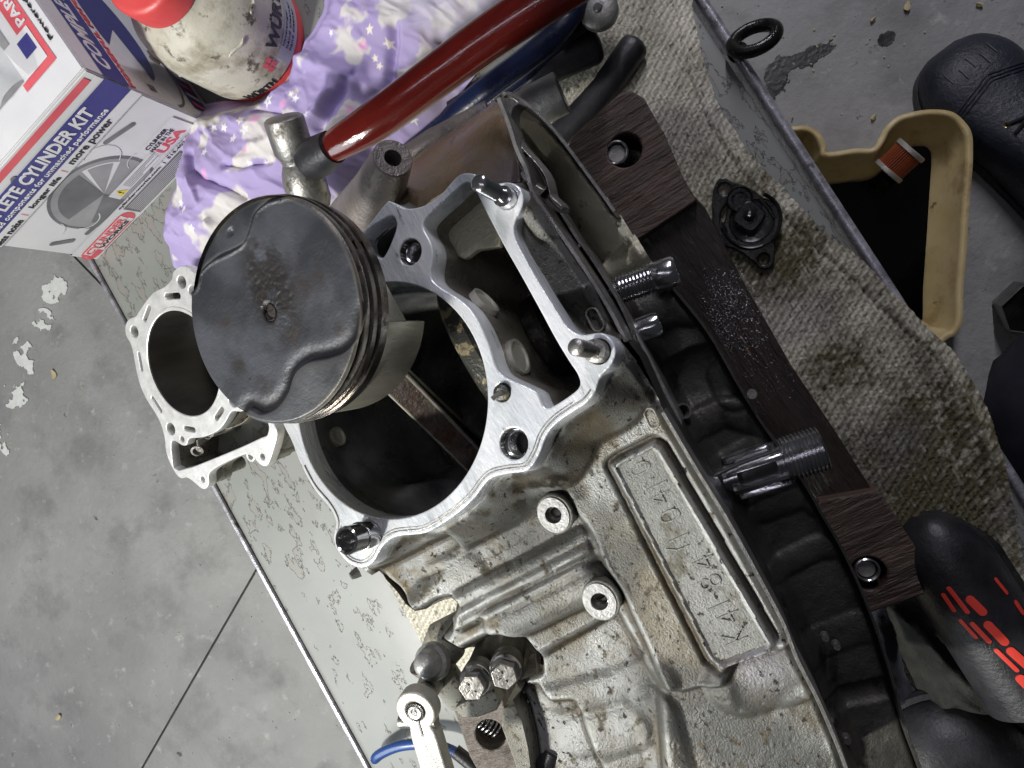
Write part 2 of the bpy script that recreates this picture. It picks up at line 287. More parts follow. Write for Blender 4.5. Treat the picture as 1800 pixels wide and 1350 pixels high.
def fbm(X, Y, s, seed=0, o=4):
    a = 0; k = .5; t = 0
    for i in range(o): a = a+k*vnoise(X, Y, s*2**i, seed+i); t += k; k *= .5
    return a/t
def grid_mesh(name, X, Y, Zv, keep, m, parent=None, col=None, sharp=None, hole=None):
    ny, nx = X.shape; idx = np.arange(ny*nx).reshape(ny, nx)
    f = np.stack([idx[:-1, :-1], idx[:-1, 1:], idx[1:, 1:], idx[1:, :-1]], -1).reshape(-1, 4)
    k = (keep[:-1, :-1] & keep[:-1, 1:] & keep[1:, 1:] & keep[1:, :-1]).ravel()
    if hole is not None: k &= ~(hole[:-1, :-1] & hole[:-1, 1:] & hole[1:, 1:] & hole[1:, :-1]).ravel()
    f = f[k]
    used = np.unique(f); rm = np.full(ny*nx, -1); rm[used] = np.arange(len(used)); f = rm[f]
    V = np.stack([X.ravel(), Y.ravel(), Zv.ravel()], -1)[used]
    me = bpy.data.meshes.new(name); me.vertices.add(len(V)); me.vertices.foreach_set('co', V.ravel()); me.loops.add(f.size); me.loops.foreach_set('vertex_index', f.ravel())
    me.polygons.add(len(f)); me.polygons.foreach_set('loop_start', np.arange(0, f.size, 4)); me.update(calc_edges=True); me.validate()
    me.polygons.foreach_set('use_smooth', [True]*len(me.polygons))
    if col is not None:
        ca = me.color_attributes.new('col', 'FLOAT_COLOR', 'POINT'); cc = np.ones((len(V), 4)); cc[:, :3] = col.reshape(-1, 3)[used]; ca.data.foreach_set('color', cc.ravel())
    if sharp: me.set_sharp_from_angle(angle=math.radians(sharp))
    return link(name, me, m, parent)
def grid(x0, x1, y0, y1, st): return np.meshgrid(np.arange(x0, x1+st, st), np.arange(y0, y1+st, st))
def snap(X, Y, d, st):
    """move the outermost grid points onto the outline so that the border is smooth"""
    gy, gx = np.gradient(d, st); g = np.hypot(gx, gy)+1e-9; k = (d > 0) & (d < st*1.05)
    return np.where(k, X-d*gx/g, X), np.where(k, Y-d*gy/g, Y), d < st*.75
def wp(pts, z): return [tuple(W(px, py, z)[:2]) for px, py in pts]
# ================================================================== SETTING: concrete floor with sawn joints
def build_floor():
    bm = bmesh.new(); bmesh.ops.create_grid(bm, x_segments=2, y_segments=2, size=6)
    for v in bm.verts: v.co.z = FLOOR
    js = [((250, 1350), (440, 1020)), ((110, 430), (190, 512))]; cuts = []
    for a, b in js:
        A = W(*a, FLOOR); Bq = W(*b, FLOOR); d = (Bq-A).normalized(); n = Vector((-d.y, d.x, 0)); cuts.append((A, n))
        for s in (-.0022, .0022): bmesh.ops.bisect_plane(bm, geom=bm.verts[:]+bm.edges[:]+bm.faces[:], plane_co=A+n*s, plane_no=n)
    dead = [f for f in bm.faces if any(abs((f.calc_center_median()-A).dot(n)) < .002 for A, n in cuts)]
    bmesh.ops.delete(bm, geom=dead, context='FACES')
    ex = bmesh.ops.extrude_edge_only(bm, edges=[e for e in bm.edges if e.is_boundary]); 
    for v in [g for g in ex['geom'] if isinstance(g, bmesh.types.BMVert)]: v.co.z -= .006
    me = bpy.data.meshes.new('f'); bmesh.ops.recalc_face_normals(bm, faces=bm.faces); bm.to_mesh(me); bm.free()
    o = link('concrete_floor', me, 'floor'); o['kind'] = 'structure'
    me = bpy.data.meshes.new('j'); me.from_pydata([(-6, -6, FLOOR-.005), (6, -6, FLOOR-.005), (6, 6, FLOOR-.005), (-6, 6, FLOOR-.005)], [], [(0, 1, 2, 3)])
    o2 = link('joint_dirt', me, 'joint', o)
build_floor()
def patch(name, ells, th, m, z, step, seed, sc, label, kind='stuff', thick=.0015):
    """ragged flat patches (paint flakes, oil drips) on the floor, each with real thickness"""
    allc = [W(x, y, z) for x, y, a, b in ells]; x0 = min(c.x for c in allc)-.12; x1 = max(c.x for c in allc)+.12; y0 = min(c.y for c in allc)-.12; y1 = max(c.y for c in allc)+.12
    X, Y = grid(x0, x1, y0, y1, step); d = np.zeros(X.shape)
    for (x, y, a, b), c in zip(ells, allc): d = np.maximum(d, 1-np.sqrt(((X-c.x)/a)**2+((Y-c.y)/b)**2))
    keep = (d > 0) & (fbm(X, Y, sc, seed, 4)+d*.25 > th)
    o = grid_mesh(name, X, Y, np.full(X.shape, z+thick)+fbm(X, Y, 300, 3)*thick*.6, keep, m); o['kind'] = kind; o['label'] = label; return o
o = patch('paint_spill', [(97, 508, .035, .026), (75, 565, .03, .025), (45, 625, .026, .04), (30, 690, .04, .03), (2, 765, .02, .05)], .555, 'paint', FLOOR, .0015, 5, 70, 'flaking white paint drips on the concrete floor left of the bench')
o = patch('oil_drip', [(1435, 92, .028, .009), (1448, 85, .02, .01), (1428, 95, .012, .012), (1558, 68, .012, .01)], .42, 'oil', FLOOR, .0015, 9, 60, 'dark oil drips on the floor above the round metal eye', thick=.0008)
o = patch('oil_stain_patch', [(1370, 150, .05, .04), (1405, 120, .03, .02), (1355, 205, .03, .03)], .60, 'oil', FLOOR, .0015, 12, 40, 'blotchy dark stains on the floor beside the bench edge', thick=.0008)
def leaf(px, py, L, rot, label, m='leaf'):
    c = W(px, py, FLOOR+.003); bm = bmesh.new(); n = 14; top = []
    for k in range(n):
        a = 2*math.pi*k/n; r = L*(.5+.08*random.random()); x = r*math.cos(a); y = r*.62*math.sin(a)*(1-.3*math.cos(a)); top.append(bm.verts.new((x, y, .0015*math.cos(2*a)+.001)))
    ce = bm.verts.new((0, 0, .003))
    for k in range(n): bm.faces.new((top[k], top[(k+1) % n], ce))
    bot = [bm.verts.new((v.co.x, v.co.y, v.co.z-.0012)) for v in top]
    for k in range(n): bm.faces.new((top[k], bot[k], bot[(k+1) % n], top[(k+1) % n]))
    tag(link('dry_leaf', from_bm(bm), m, mw=Matrix.Translation(c)@Matrix.Rotation(rot, 4, 'Z')), label, 'leaf', 'dry leaf scraps on the concrete floor')
leaf(94, 658, .017, 1.4, 'pale yellow leaf scrap on the floor left of the white cylinder barrel'); leaf(103, 1260, .014, .4, 'small tan leaf curled on the floor at the lower left')
leaf(1595, 11, .012, .9, 'straw coloured leaf scrap on the floor at the top right, nearest the boot'); leaf(1535, 34, .007, .2, 'tiny pale leaf crumb on the floor between the oil drip and the boot')
leaf(1721, 8, .008, 2.2, 'tiny straw crumb on the floor at the top right corner'); leaf(1536, 206, .008, .4, 'small orange leaf crumb on the floor above the tan pan', 'leaf')
def crumbs():
    bm = bmesh.new()
    for i in range(260):
        c = W(random.uniform(-20, 620), random.uniform(560, 1370), FLOOR) if i < 200 else W(random.uniform(1250, 1800), random.uniform(-10, 330), FLOOR)
        s = random.uniform(.0006, .0018); r = bmesh.ops.create_icosphere(bm, subdivisions=1, radius=s); bmesh.ops.translate(bm, verts=r['verts'], vec=(c.x, c.y, FLOOR+s*.4))
    o = link('floor_grit', from_bm(bm), 'leaf'); o['kind'] = 'stuff'; o['label'] = 'pale grit scattered over the concrete floor'
crumbs()
# ================================================================== WORKBENCH
BX0, BX1 = -.478, .130
bench = thing('workbench', 'long grey metal workbench with flaking paint under the engine', 'workbench', (0, 0, FLOOR))
o = box('bench_top', BX1-BX0-.006, 1.9, .02, 'bench', bench, Matrix.Translation(((BX0+BX1)/2-.003, 0, -.0102)), bev=.002)
o = box('bench_side', .004, 1.9, .075, 'bench_edge', bench, Matrix.Translation((BX0-.0022, 0, -.0345)), bev=.0015)
bm = bmesh.new()
tube('raised_lip', [(BX1+.002, -.95, .004), (BX1+.002, -.3, .004), (BX1+.001, .3, .004), (BX1+.002, .95, .004)], .0042, 'bench_edge', bench, 12)
o = box('bench_side', .005, 1.9, .075, 'bench_edge', bench, Matrix.Translation((BX1+.0022, 0, -.0355)), bev=.0015)
for x in (BX0+.03, BX1-.03):
    for y in (-.85, .85): box('leg', .04, .04, -FLOOR-.0205, 'bench', bench, Matrix.Translation((x, y, FLOOR/2-.0103)), bev=.003)
# lifting eye fixed to the bench edge
def eye():
    c = W(1326, 68, .01); base = W(1288, 98, -.005)
    bm = bmesh.new(); R_, r_ = .0165, .0052; seg, s2 = 36, 14; rows = []
    ax = (c-base).normalized(); ax.z = 0; ax.normalize(); nrm = Vector((-.5*ax.y+.0, .5*ax.x, .75)).normalized(); side = nrm.cross(ax).normalized(); nrm = ax.cross(side).normalized()
    for i in range(seg):
        a = 2*math.pi*i/seg; d = ax*math.cos(a)+side*math.sin(a)*.8
        rows.append([bm.verts.new(c+d*R_+(d*math.cos(b)+nrm*math.sin(b))*r_) for b in [2*math.pi*k/s2 for k in range(s2)]])
    for i in range(seg):
        for k in range(s2): bm.faces.new((rows[i][k], rows[(i+1) % seg][k], rows[(i+1) % seg][(k+1) % s2], rows[i][(k+1) % s2]))
    link('lifting_eye', from_bm(bm), 'blacksteel', bench)
    tube('eye_shank', [base, base+(c-base)*.35, base+(c-base)*.55], [.0065, .006, .004], 'blacksteel', bench)
eye()
# ================================================================== TERRY TOWEL
def towel():
    out = [(1130, -60), (1205, -50), (1222, 40), (1243, 130), (1272, 200), (1330, 285), (1395, 350), (1450, 410), (1500, 450), (1560, 510), (1610, 560), (1665, 610), (1715, 680), (1745, 760), (1768, 850), (1790, 960), (1815, 1100), (1830, 1500), (850, 1500), (815, 1300), (735, 1170), (690, 1110), (645, 1030), (605, 970), (700, 800), (800, 500), (700, 330), (820, 190), (960, 80), (1010, -60)]
    poly = [tuple(q) for q in spline(wp(out, .004), 4)]
    X, Y = grid(-.36, .30, -.52, .46, .0015); d = sdpoly(X, Y, poly)+(vnoise(X, Y, 160, 2)-.5)*.0018
    Z_ = .0035+.0045*fbm(X, Y, 14, 3)+.0012*vnoise(X, Y, 500, 5)
    hem = np.exp(-((d+.013)/.0012)**2); Z_ += sm((d+.013)/.002)*.0012-hem*.0015
    Z_ += .006*np.exp(-((X-.13)/.01)**2)                                      # rides over the raised lip
    over = np.clip(X-.145, 0, 1); Z_ -= over*1.5+np.where(over > 0, .004*np.sin(Y*40), 0)
    # woven furrows, gently curved
    u = X*math.cos(.55)+Y*math.sin(.55)+.004*np.sin(Y*30); v = -X*math.sin(.55)+Y*math.cos(.55)
    Z_ += .0009*np.sin(u*1500+2*np.sin(v*900))*(d < -.012)+.0007*np.sin(v*1300+3*vnoise(X, Y, 60, 4))
    weave = .5+.5*np.sin(v*1300+3*vnoise(X, Y, 60, 4)+1.2*np.sin(u*1500))
    base = np.array([.92, .88, .73]); dirt = np.array([.115, .10, .048]); grey = np.array([.26, .25, .25])
    cA = W(1330, 420, 0); cB = W(1650, 870, 0); cC = W(1480, 600, 0)
    k = .95*np.exp(-((X-cA.x)**2+(Y-cA.y)**2)/.05**2)+.85*np.exp(-((X-cB.x)**2+(Y-cB.y)**2)/.09**2)+.35*np.exp(-((X-cC.x)**2+(Y-cC.y)**2)/.05**2)
    k = np.clip((k*1.05+.55*(fbm(X, Y, 24, 8)-.42)*2.4)*(.30+1.5*fbm(X, Y, 300, 9, 3)), 0, .95); k = np.where(X < -.1, k*.15, k)
    col = base*(1-k[..., None])+dirt*k[..., None]; g = np.clip(fbm(X, Y, 18, 22)*2.2-1.15, 0, .5)[..., None]; col = col*(1-g)+grey*g
    col *= (.55+.56*weave)[..., None]; dark = (fbm(X, Y, 420, 31, 2) > .80)[..., None]; col = np.where(dark, col*.25, col)
    col = np.where((d > -.012)[..., None], col*1.12, col)
    X, Y, kp = snap(X, Y, d, .0015); o = grid_mesh('terry_towel', X, Y, Z_, kp, 'towel', None, col)
    tag(o, 'oil stained white terry towel spread on the bench under the engine', 'towel')
towel()
# ================================================================== WOODEN FRAME the engine sits on
def wood():
    fr = thing('wooden_stand', 'dark oil soaked wooden frame with drilled end blocks under the engine', 'wooden stand', (0, 0, .012))
    z1, z0, zt = .050, .012, .062
    def slab(name, px, zt_, zb, m, holes=(), bev=.0015):
        lo = [(q[0], q[1]) for q in wp(px, zt_)]; hs = [circ(*W(x, y, zt_)[:2], r, 28) for x, y, r in holes]
        return plate(name, [lo]+hs, zt_-zb, bev, m, fr, Matrix.Translation((0, 0, zt_)))
    slab('cross_block', [(1090, 163), (1112, 160), (1132, 172), (1148, 200), (1168, 235), (1184, 272), (1200, 310), (1225, 352), (1080, 450), (985, 290), (1005, 240), (1060, 190)], zt, z0, 'woodend', [(1098, 264, .0125)])
    slab('long_rail', [(1180, 300), (1240, 365), (1310, 500), (1390, 640), (1470, 760), (1545, 880), (1400, 960), (1300, 800), (1180, 600), (1060, 400)], z1, z0, 'wood')
    slab('cross_block', [(1440, 880), (1545, 862), (1590, 930), (1625, 985), (1640, 1040), (1535, 1076), (1470, 1080), (1400, 1000)], zt, z0, 'woodend', [(1527, 1008, .012)])
    slab('cross_block', [(795, 1240), (880, 1220), (905, 1300), (935, 1340), (850, 1375), (825, 1330)], .10, z0, 'woodgrey', [(862, 1292, .012)])
    for (x, y, zc, r) in ((1084, 270, .058, .0062), (1523, 1000, .060, .0058)):
        c = W(x, y, zc); lathe('bolt', [(0, 0), (r, 0), (r*1.02, -.001), (r, -.0015), (r*.9, -.03)][0:], 'steel_worn', fr, Matrix.Translation(c), 20)
        if r > .005: lathe('washer_ring', [(r*1.45, -.006), (r*1.45, .003), (r*1.3, .0036), (r*1.15, .003), (r*1.1, -.006)], 'steel', fr, Matrix.Translation(c), 32)
        lathe('hole_floor', [(0, 0), (.014, 0)], 'blacksteel', fr, Matrix.Translation((c.x, c.y, .018)), 20)
    c = W(852, 1268, .088); ax = (W(832, 1262, .094)-W(880, 1290, .084)).normalized()
    s = ax.cross(Vector((0, 0, 1))).normalized(); u = s.cross(ax); hp = []
    for i in range(6*18): a = 2*math.pi*i/18; hp.append(c+ax*(-.011+.022*i/108)+(s*math.cos(a)+u*math.sin(a))*.0075)
    tube('coil_spring', hp, .0008, 'steel', fr, 6)
    # metal shavings on the long rail
    bm = bmesh.new()
    for i in range(1500):
        px, py = random.gauss(1278, 30), random.gauss(548, 42)
        if i % 3 == 0: px, py = random.gauss(1330, 45), random.gauss(610, 60)
        if px < 1150+(py-400)*.58 or px > 1235+(py-380)*.58+20 or py < 470: continue
        p = W(px, py, z1+.0003); s_ = random.uniform(.00016, .00048); r_ = bmesh.ops.create_icosphere(bm, subdivisions=1, radius=s_); bmesh.ops.scale(bm, vec=(1.6, .7, .5), verts=r_['verts'])
        bmesh.ops.translate(bm, verts=r_['verts'], vec=p)
    o = link('metal_shavings', from_bm(bm), 'steel'); o['kind'] = 'stuff'; o['label'] = 'bright metal shavings scattered on the dark wooden rail'
wood()
# ================================================================== CRANKCASE
DECKF = Frame((-.14068, .05042, .29123), (-.13972, .19299, .97120))
DU = lambda pts, h=0.0: [DECKF.uv(px, py, h) for px, py in pts]
eng = thing('engine_crankcase', 'stripped motorcycle engine crankcase in dirty cast aluminium with open cylinder mouth', 'engine crankcase', (0.0, 0, .062))
DECK_OUT = [(640, 403), (677, 358), (687, 354), (713, 366), (743, 362), (773, 343), (800, 313), (817, 304), (837, 307), (850, 318), (868, 323), (893, 320), (912, 328), (920, 347), (915, 370), (905, 390), (905, 413), (920, 447), (950, 500), (983, 553), (1000, 577), (1023, 588), (1057, 585), (1077, 600), (1082, 620), (1073, 643), (1055, 663), (1045, 690), (1030, 709), (1013, 720), (980, 743), (960, 767), (947, 800), (927, 827), (890, 833), (860, 843), (830, 880), (790, 913), (747, 937), (697, 943), (673, 960), (657, 987), (637, 998), (613, 990), (593, 967), (586, 945), (590, 917), (577, 890), (550, 857), (527, 813), (512, 775), (497, 745), (478, 700), (468, 640), (480, 560), (530, 475), (600, 430)]
CHAIN = [(748, 384), (787, 347), (812, 325), (824, 322), (834, 332), (848, 360), (883, 427), (917, 487), (950, 547), (977, 597), (1000, 635), (1016, 660), (1018, 680), (996, 699), (965, 717), (953, 710), (943, 690), (920, 677), (884, 660), (870, 640), (860, 607), (840, 563), (813, 530), (767, 500), (757, 480), (761, 447), (757, 425), (745, 403)]
POCKET = [(640, 412), (683, 380), (697, 392), (690, 420), (674, 452), (660, 450), (640, 440)]
def deck():
    bore = circ(0, 0, .056, 96)
    hs = []
    def hole(px, py, r): u = DECKF.uv(px, py); hs.append(circ(*u, r, 32)); return u
    h1 = hole(721, 443, .0062); h2 = hole(903, 780, .0068); h3 = hole(883, 690, .0040); h4 = hole(650, 940, .0062); h5 = hole(893, 350, .0046); h6 = hole(1052, 618, .0052)
    chain = [tuple(q) for q in spline(DU(CHAIN), 4)]; pocket = [tuple(q) for q in spline(DU(POCKET), 4)]
    d = plate('deck_flange', [[tuple(q) for q in spline(DU(DECK_OUT), 5)], bore, chain, pocket]+hs, .012, .0007, 'deck', eng, DECKF.M())
    q = np.array([tuple(v) for v in spline(DU(DECK_OUT), 5)]); tg = np.roll(q, -2, 0)-np.roll(q, 2, 0); nn = np.stack([-tg[:, 1], tg[:, 0]], -1); nn /= np.linalg.norm(nn, axis=1)[:, None]
    if ((q.mean(0)-q)*nn).sum() < 0: nn = -nn
    for off, rr_, a_, b_ in ((.0021, .00038, 27, 49), (.0034, .00028, 29, 46)):
        tube('gasket_trace', [DECKF.pt(v[0], v[1], .0001) for v in (q+nn*off)[a_*5:b_*5]], rr_, 'steel_worn', eng, 6)
    # cavity walls below the flange
    def wall(name, lp, dep, m, taper=0.0, top=-.0115):
        bm = bmesh.new(); c = np.mean(np.array(lp), 0); n = len(lp); A = [bm.verts.new((p[0], p[1], top)) for p in lp]
        B_ = [bm.verts.new((p[0]+(c[0]-p[0])*taper, p[1]+(c[1]-p[1])*taper, top-dep)) for p in lp]
        for i in range(n): bm.faces.new((A[i], A[(i+1) % n], B_[(i+1) % n], B_[i]))
        bm.faces.new(B_); bmesh.ops.triangulate(bm, faces=[f for f in bm.faces if len(f.verts) > 4]); return link(name, from_bm(bm), m, eng, mw=DECKF.M())
    TA, TD = np.meshgrid(np.linspace(0, 2*np.pi, 181), np.linspace(0, 1, 61)); rr = .0562+.004*sm(TD*8)
    rr = rr-.010*np.exp(-((np.angle(np.exp(1j*(TA-3.75))))/.16)**2)*sm((TD-.10)*5)-.016*np.exp(-((np.angle(np.exp(1j*(TA-4.25))))/.30)**2)*sm((TD-.30)*4)+.004*np.sin(TA*3+2)*TD-.010*np.exp(-((TD-.62)/.10)**2)*(np.cos(TA-4)*.5+.5)
    Vb = np.stack([rr*np.cos(TA), rr*np.sin(TA), -.0115-.15*TD], -1).reshape(-1, 3); fb = [(a*181+b, a*181+b+1, (a+1)*181+b+1, (a+1)*181+b) for a in range(60) for b in range(180)]
    me = bpy.data.meshes.new('cylinder_mouth'); me.from_pydata(Vb.tolist(), [], fb); link('cylinder_mouth', me, 'bore', eng, True, DECKF.M()); lathe('mouth_floor', [(0, -.160), (.075, -.160)], 'bore', eng, DECKF.M(), 40)
    wall('chain_tunnel', chain, .12, 'cavity', .0); wall('side_pocket', pocket, .04, 'bore')
    for (u, r) in ((h1, .0062), (h2, .0068), (h5, .0046), (h6, .0052), (h3, .004), (h4, .0062)): wall('bolt_hole', circ(*u, r, 24), .018, 'steel_dirty', 0, -.0005)
    # threaded inserts seen inside two holes
    for (u, r) in ((h1, .0042), (h2, .0054)):
        pr = []; 
        for k in range(14): pr.append((r-(.0004 if k % 2 else 0), -.004-k*.0006))
        lathe('thread_insert', [(r+.0009, -.0035)]+pr, 'steel', eng, DECKF.M(*u), 28)
    # studs
    def stud(b, t, r, collar, m, h=None):
        a = DECKF.uv(*b); A = DECKF.pt(*a, 0); rt = ray(*t); n = DECKF.z
        # height of the tip above the deck from its image point
        best = min(((np.linalg.norm(np.cross(np.array(DECKF.pt(*a, q))-CAMP, rt))/np.linalg.norm(rt), q) for q in np.linspace(.006, .07, 129)))[1]
        L_ = best; pr = [(r*.0, L_), (r*.75, L_), (r, L_-.001)]
        z = L_-.001
        while z > L_*.45: pr += [(r*.90, z-.0004), (r, z-.0008)]; z -= .0008
        pr += [(r*.82, z-.001), (r*.82, L_*.22), (collar, L_*.2), (collar, -.001)]
        lathe('stud', pr, m, eng, DECKF.M(*a), 28, sharp=50); return L_
    stud((893, 350), (836, 329), .0037, .0046, 'steel'); stud((1052, 618), (1008, 623), .0034, .0048, 'steel_dirty')
    # hollow dowel
    lathe('dowel_sleeve', [(.0052, .0), (.0052, .0165), (.0059, .0172), (.0066, .0165), (.0066, .008), (.0072, .0078), (.0072, -.001)], 'steel', eng, DECKF.M(*h4), 40)
    lathe('dowel_inside', [(0, .002), (.0052, .002)], 'bore', eng, DECKF.M(*h4), 24)
    lathe('rusty_plug', [(0, .0022), (.0018, .003), (.0034, .002), (.0038, -.004)], 'web', eng, DECKF.M(*h3), 20)
    tube('rusty_plug', [DECKF.pt(h3[0]-.004, h3[1]-.001, .0035), DECKF.pt(h3[0]+.001, h3[1], .002)], .0012, 'steel_dirty', eng, 8)
    # bright machined oil windows in the tunnel wall and one in the bore wall
    for (px, py, b_, wa, wb) in ((852, 531, .0078, (813, 530), (840, 563)), (910, 628, .0086, (850, 580), (868, 640))):
        pa, pb = np.array(DECKF.uv(*wa)), np.array(DECKF.uv(*wb)); dl = (pb-pa)/np.linalg.norm(pb-pa); nl = np.array([-dl[1], dl[0]]); cc = np.mean(np.array(chain), 0)
        if (cc-pa)@nl < 0: nl = -nl
        hh = min(np.linspace(-.012, -.09, 300), key=lambda h: abs((np.array(DECKF.uv(px, py, h))-pa)@nl-.0015-.0*h)); u = DECKF.uv(px, py, hh)
        ax = Vector(DECKF.x)*nl[0]+Vector(DECKF.y)*nl[1]; mw = Matrix.Translation(DECKF.pt(*u, hh))@ax.to_track_quat('Z', 'Y').to_matrix().to_4x4()
        lathe('oil_window', [(0, .0004), (b_*.80, .0004), (b_*.86, .0016), (b_, .0016), (b_*1.04, -.002)], 'paleal', eng, mw, 32)
    led = [tuple(q) for q in spline([DECKF.uv(x, y, -.022) for x, y in [(735, 372), (820, 318), (850, 352), (880, 424), (862, 436), (838, 440), (815, 455), (792, 442), (768, 452), (748, 440)]], 3)]
    plate('tunnel_ledge', [led], .004, .0008, 'cast_olive', eng, DECKF.M(h=-.022))
    lathe('drive_gear', [(.0, 0), (.014, 0), (.016, .002), (.022, .002), (.0235, 0), (.0235, -.006)], 'blacksteel', eng, Matrix.Translation(W(975, 585, .235))@Vector((1, 0, .1)).to_track_quat('Z', 'Y').to_matrix().to_4x4(), 48)
    hh = min(np.linspace(-.014, -.09, 300), key=lambda h: abs(np.hypot(*DECKF.uv(592, 768, h))-.0585)); u = DECKF.uv(592, 768, hh)
    ax = -(Vector(DECKF.x)*u[0]+Vector(DECKF.y)*u[1]); lathe('oil_window', [(0, .0004), (.0042, .0004), (.0046, .0016), (.0054, .0016), (.0056, -.003)], 'paleal', eng, Matrix.Translation(DECKF.pt(*u, hh))@ax.to_track_quat('Z', 'Y').to_matrix().to_4x4(), 28)
    # inner bearing wall feature + bright glint bump in the tunnel
    # crank webs inside the mouth, discs square to the shafts
    def web(px, py, z, r, t, m, tilt=0):
        c = W(px, py, z); q = Vector((1, 0, -.12+tilt)).to_track_quat('Z', 'Y').to_matrix().to_4x4()
        lathe('crank_web', [(0, -t), (r*.5, -t), (r*.55, -t*.8), (r*.93, -t*.8), (r, -t*.5), (r, t*.5), (r*.93, t), (r*.6, t), (r*.55, t*.7), (0, t*.7)], m, eng, Matrix.Translation(c)@q, 64)
    web(868, 640, .215, .052, .007, 'web')
deck()
# ---- the big casting as one relief, feature by feature, in bench coordinates
L1 = [(876, 172), (893, 215), (908, 262), (925, 300), (936, 338), (960, 375), (1000, 432), (1040, 492), (1075, 550), (1100, 600), (1122, 628), (1150, 690), (1165, 725), (1187, 762), (1218, 815), (1285, 925), (1345, 1035), (1378, 1098), (1402, 1160), (1440, 1235), (1482, 1335), (1510, 1420)]
L2 = [(884, 165), (905, 170), (950, 205), (992, 250), (1035, 310), (1062, 345), (1100, 395), (1127, 432), (1150, 470), (1190, 515), (1245, 585), (1300, 680), (1340, 745), (1380, 800), (1420, 860), (1445, 905), (1480, 965), (1515, 1040), (1545, 1120), (1570, 1200), (1595, 1290), (1625, 1370), (1640, 1430)]
DZ = .030
def casting():
    z1 = .250+DZ
    OUT = [(600, 905), (597, 960), (612, 985), (612, 1018), (628, 1030), (641, 1022), (652, 1040), (672, 1062), (688, 1085), (705, 1098), (725, 1094), (752, 1078), (777, 1071), (786, 1078), (783, 1098), (770, 1125), (752, 1150), (790, 1172), (830, 1150), (868, 1135), (905, 1150), (925, 1175), (928, 1215), (890, 1230), (900, 1245), (884, 1262), (900, 1300), (912, 1350), (925, 1450), (1560, 1500)]
    right = [(x, y) for x, y in L1[::-1]]
    top = [(878, 182), (900, 240), (918, 292), (912, 306), (893, 308), (868, 312), (850, 306), (830, 296), (812, 297), (795, 308), (770, 336), (743, 352), (715, 356), (690, 342), (672, 350), (630, 400), (560, 420), (480, 560), (470, 700), (520, 800), (575, 890)]
    poly = wp(OUT, z1)+wp(right, z1)+wp(top, z1)
    X, Y = grid(-.28, .13, -.29, .21, .0007); d = sdpoly(X, Y, poly)
    n_ = DECKF.z; o_ = DECKF.o; dz = o_[2]-((X-o_[0])*n_[0]+(Y-o_[1])*n_[1])/n_[2]          # deck plane height
    dpoly = [tuple(DECKF.pt(*u, -.012)[:2]) for u in DU(DECK_OUT)]
    dd = sdpoly(X, Y, [tuple(q) for q in spline(dpoly, 3)]); dz = dz-DZ
    H = np.full(X.shape, .236)
    def P_(pts, z=.245): return wp(pts, z+DZ)
    def place(pts, z, e, zz=.245):
        nonlocal H
        s = sdpoly(X, Y, P_(pts, zz)); k = sm(.5-s/e); H = H*(1-k)+z*k
    def cap(pts, r, h, zz=.24, pw=.5):
        nonlocal H
        s = sdline(X, Y, P_(pts, zz)); k = np.clip(1-(s/r)**2, 0, 1)**pw; H = H+h*k
    def ridge(pts, wd, h, closed=False, zz=.245):
        nonlocal H
        q = P_(pts, zz); q = q+[q[0]] if closed else q; s = sdline(X, Y, q); H = H+h*np.exp(-(s/wd)**2)
    def step(pts, h, e, zz=.24):                                  # raise one side of an open line inside a polygon
        place(pts, h, e, zz)
    # tan plateau that carries the lettered panel
    place([(1010, 905), (1040, 940), (1062, 1000), (1090, 1040), (1172, 1216), (1200, 1222), (1275, 1200), (1283, 1170), (1400, 1130), (1230, 800), (1150, 660), (1070, 700), (960, 800)], .2455, .0028)
    ridge([(1035, 930), (1070, 1005), (1095, 1045), (1172, 1213), (1190, 1222), (1270, 1196)], .0011, .0016)
    # raised apron round the deck flange
    ap = dz-.010-np.clip(dd, 0, 1)*1.9; H = np.maximum(H, ap-.0012*0); k = sm(1-np.abs(H-ap)/.006); 
    # lower left body: bands, ribs and webs running towards the bench edge
    cap([(640, 1010), (730, 990), (830, 925), (930, 878)], .0085, .004); cap([(700, 1075), (760, 1040), (820, 1010)], .010, .002)
    ridge([(828, 1012), (900, 975), (985, 903)], .0007, .0012)
    place([(700, 1030), (800, 975), (800, 930), (650, 1005), (660, 1040)], .2345, .004)
    cap([(770, 1085), (860, 1035), (950, 990), (1028, 950)], .0058, .0055); cap([(800, 1098), (880, 1055), (960, 1015), (1040, 972)], .0048, .0060)
    cap([(880, 1100), (950, 1068), (1035, 1025)], .0100, .0085)
    ridge([(776, 1112), (850, 1072), (925, 1035)], .0006, -.0018)
    ridge([(790, 935), (812, 948), (850, 965), (880, 990), (902, 1015)], .00035, -.0022)
    ridge([(920, 1178), (960, 1158), (992, 1140)], .0008, -.0030); ridge([(992, 1140), (965, 1110)], .0006, -.001)
    place([(700, 1075), (760, 1010), (700, 1020), (655, 1040), (690, 1082)], .232, .01)
    # lower flats below the bosses
    place([(920, 1185), (990, 1143), (1080, 1090), (1160, 1230), (1180, 1500), (900, 1500), (880, 1240)], .2285, .004)
    place([(930, 1235), (955, 1262), (1000, 1260), (1060, 1420), (860, 1420), (860, 1240)], .221, .002)
    cap([(960, 1255), (1080, 1225), (1160, 1190)], .009, .003); cap([(1010, 1330), (1100, 1300)], .012, .003)
    # bottom right: rounded block, valley and bright shelf
    place([(1155, 1235), (1285, 1205), (1300, 1250), (1360, 1265), (1420, 1210), (1560, 1500), (1180, 1500)], .238, .006)
    cap([(1300, 1200), (1350, 1185), (1395, 1172)], .016, .007); cap([(1150, 1262), (1168, 1330), (1190, 1420)], .012, .004)
    ridge([(1430, 1225), (1470, 1330), (1500, 1400)], .0010, .001)
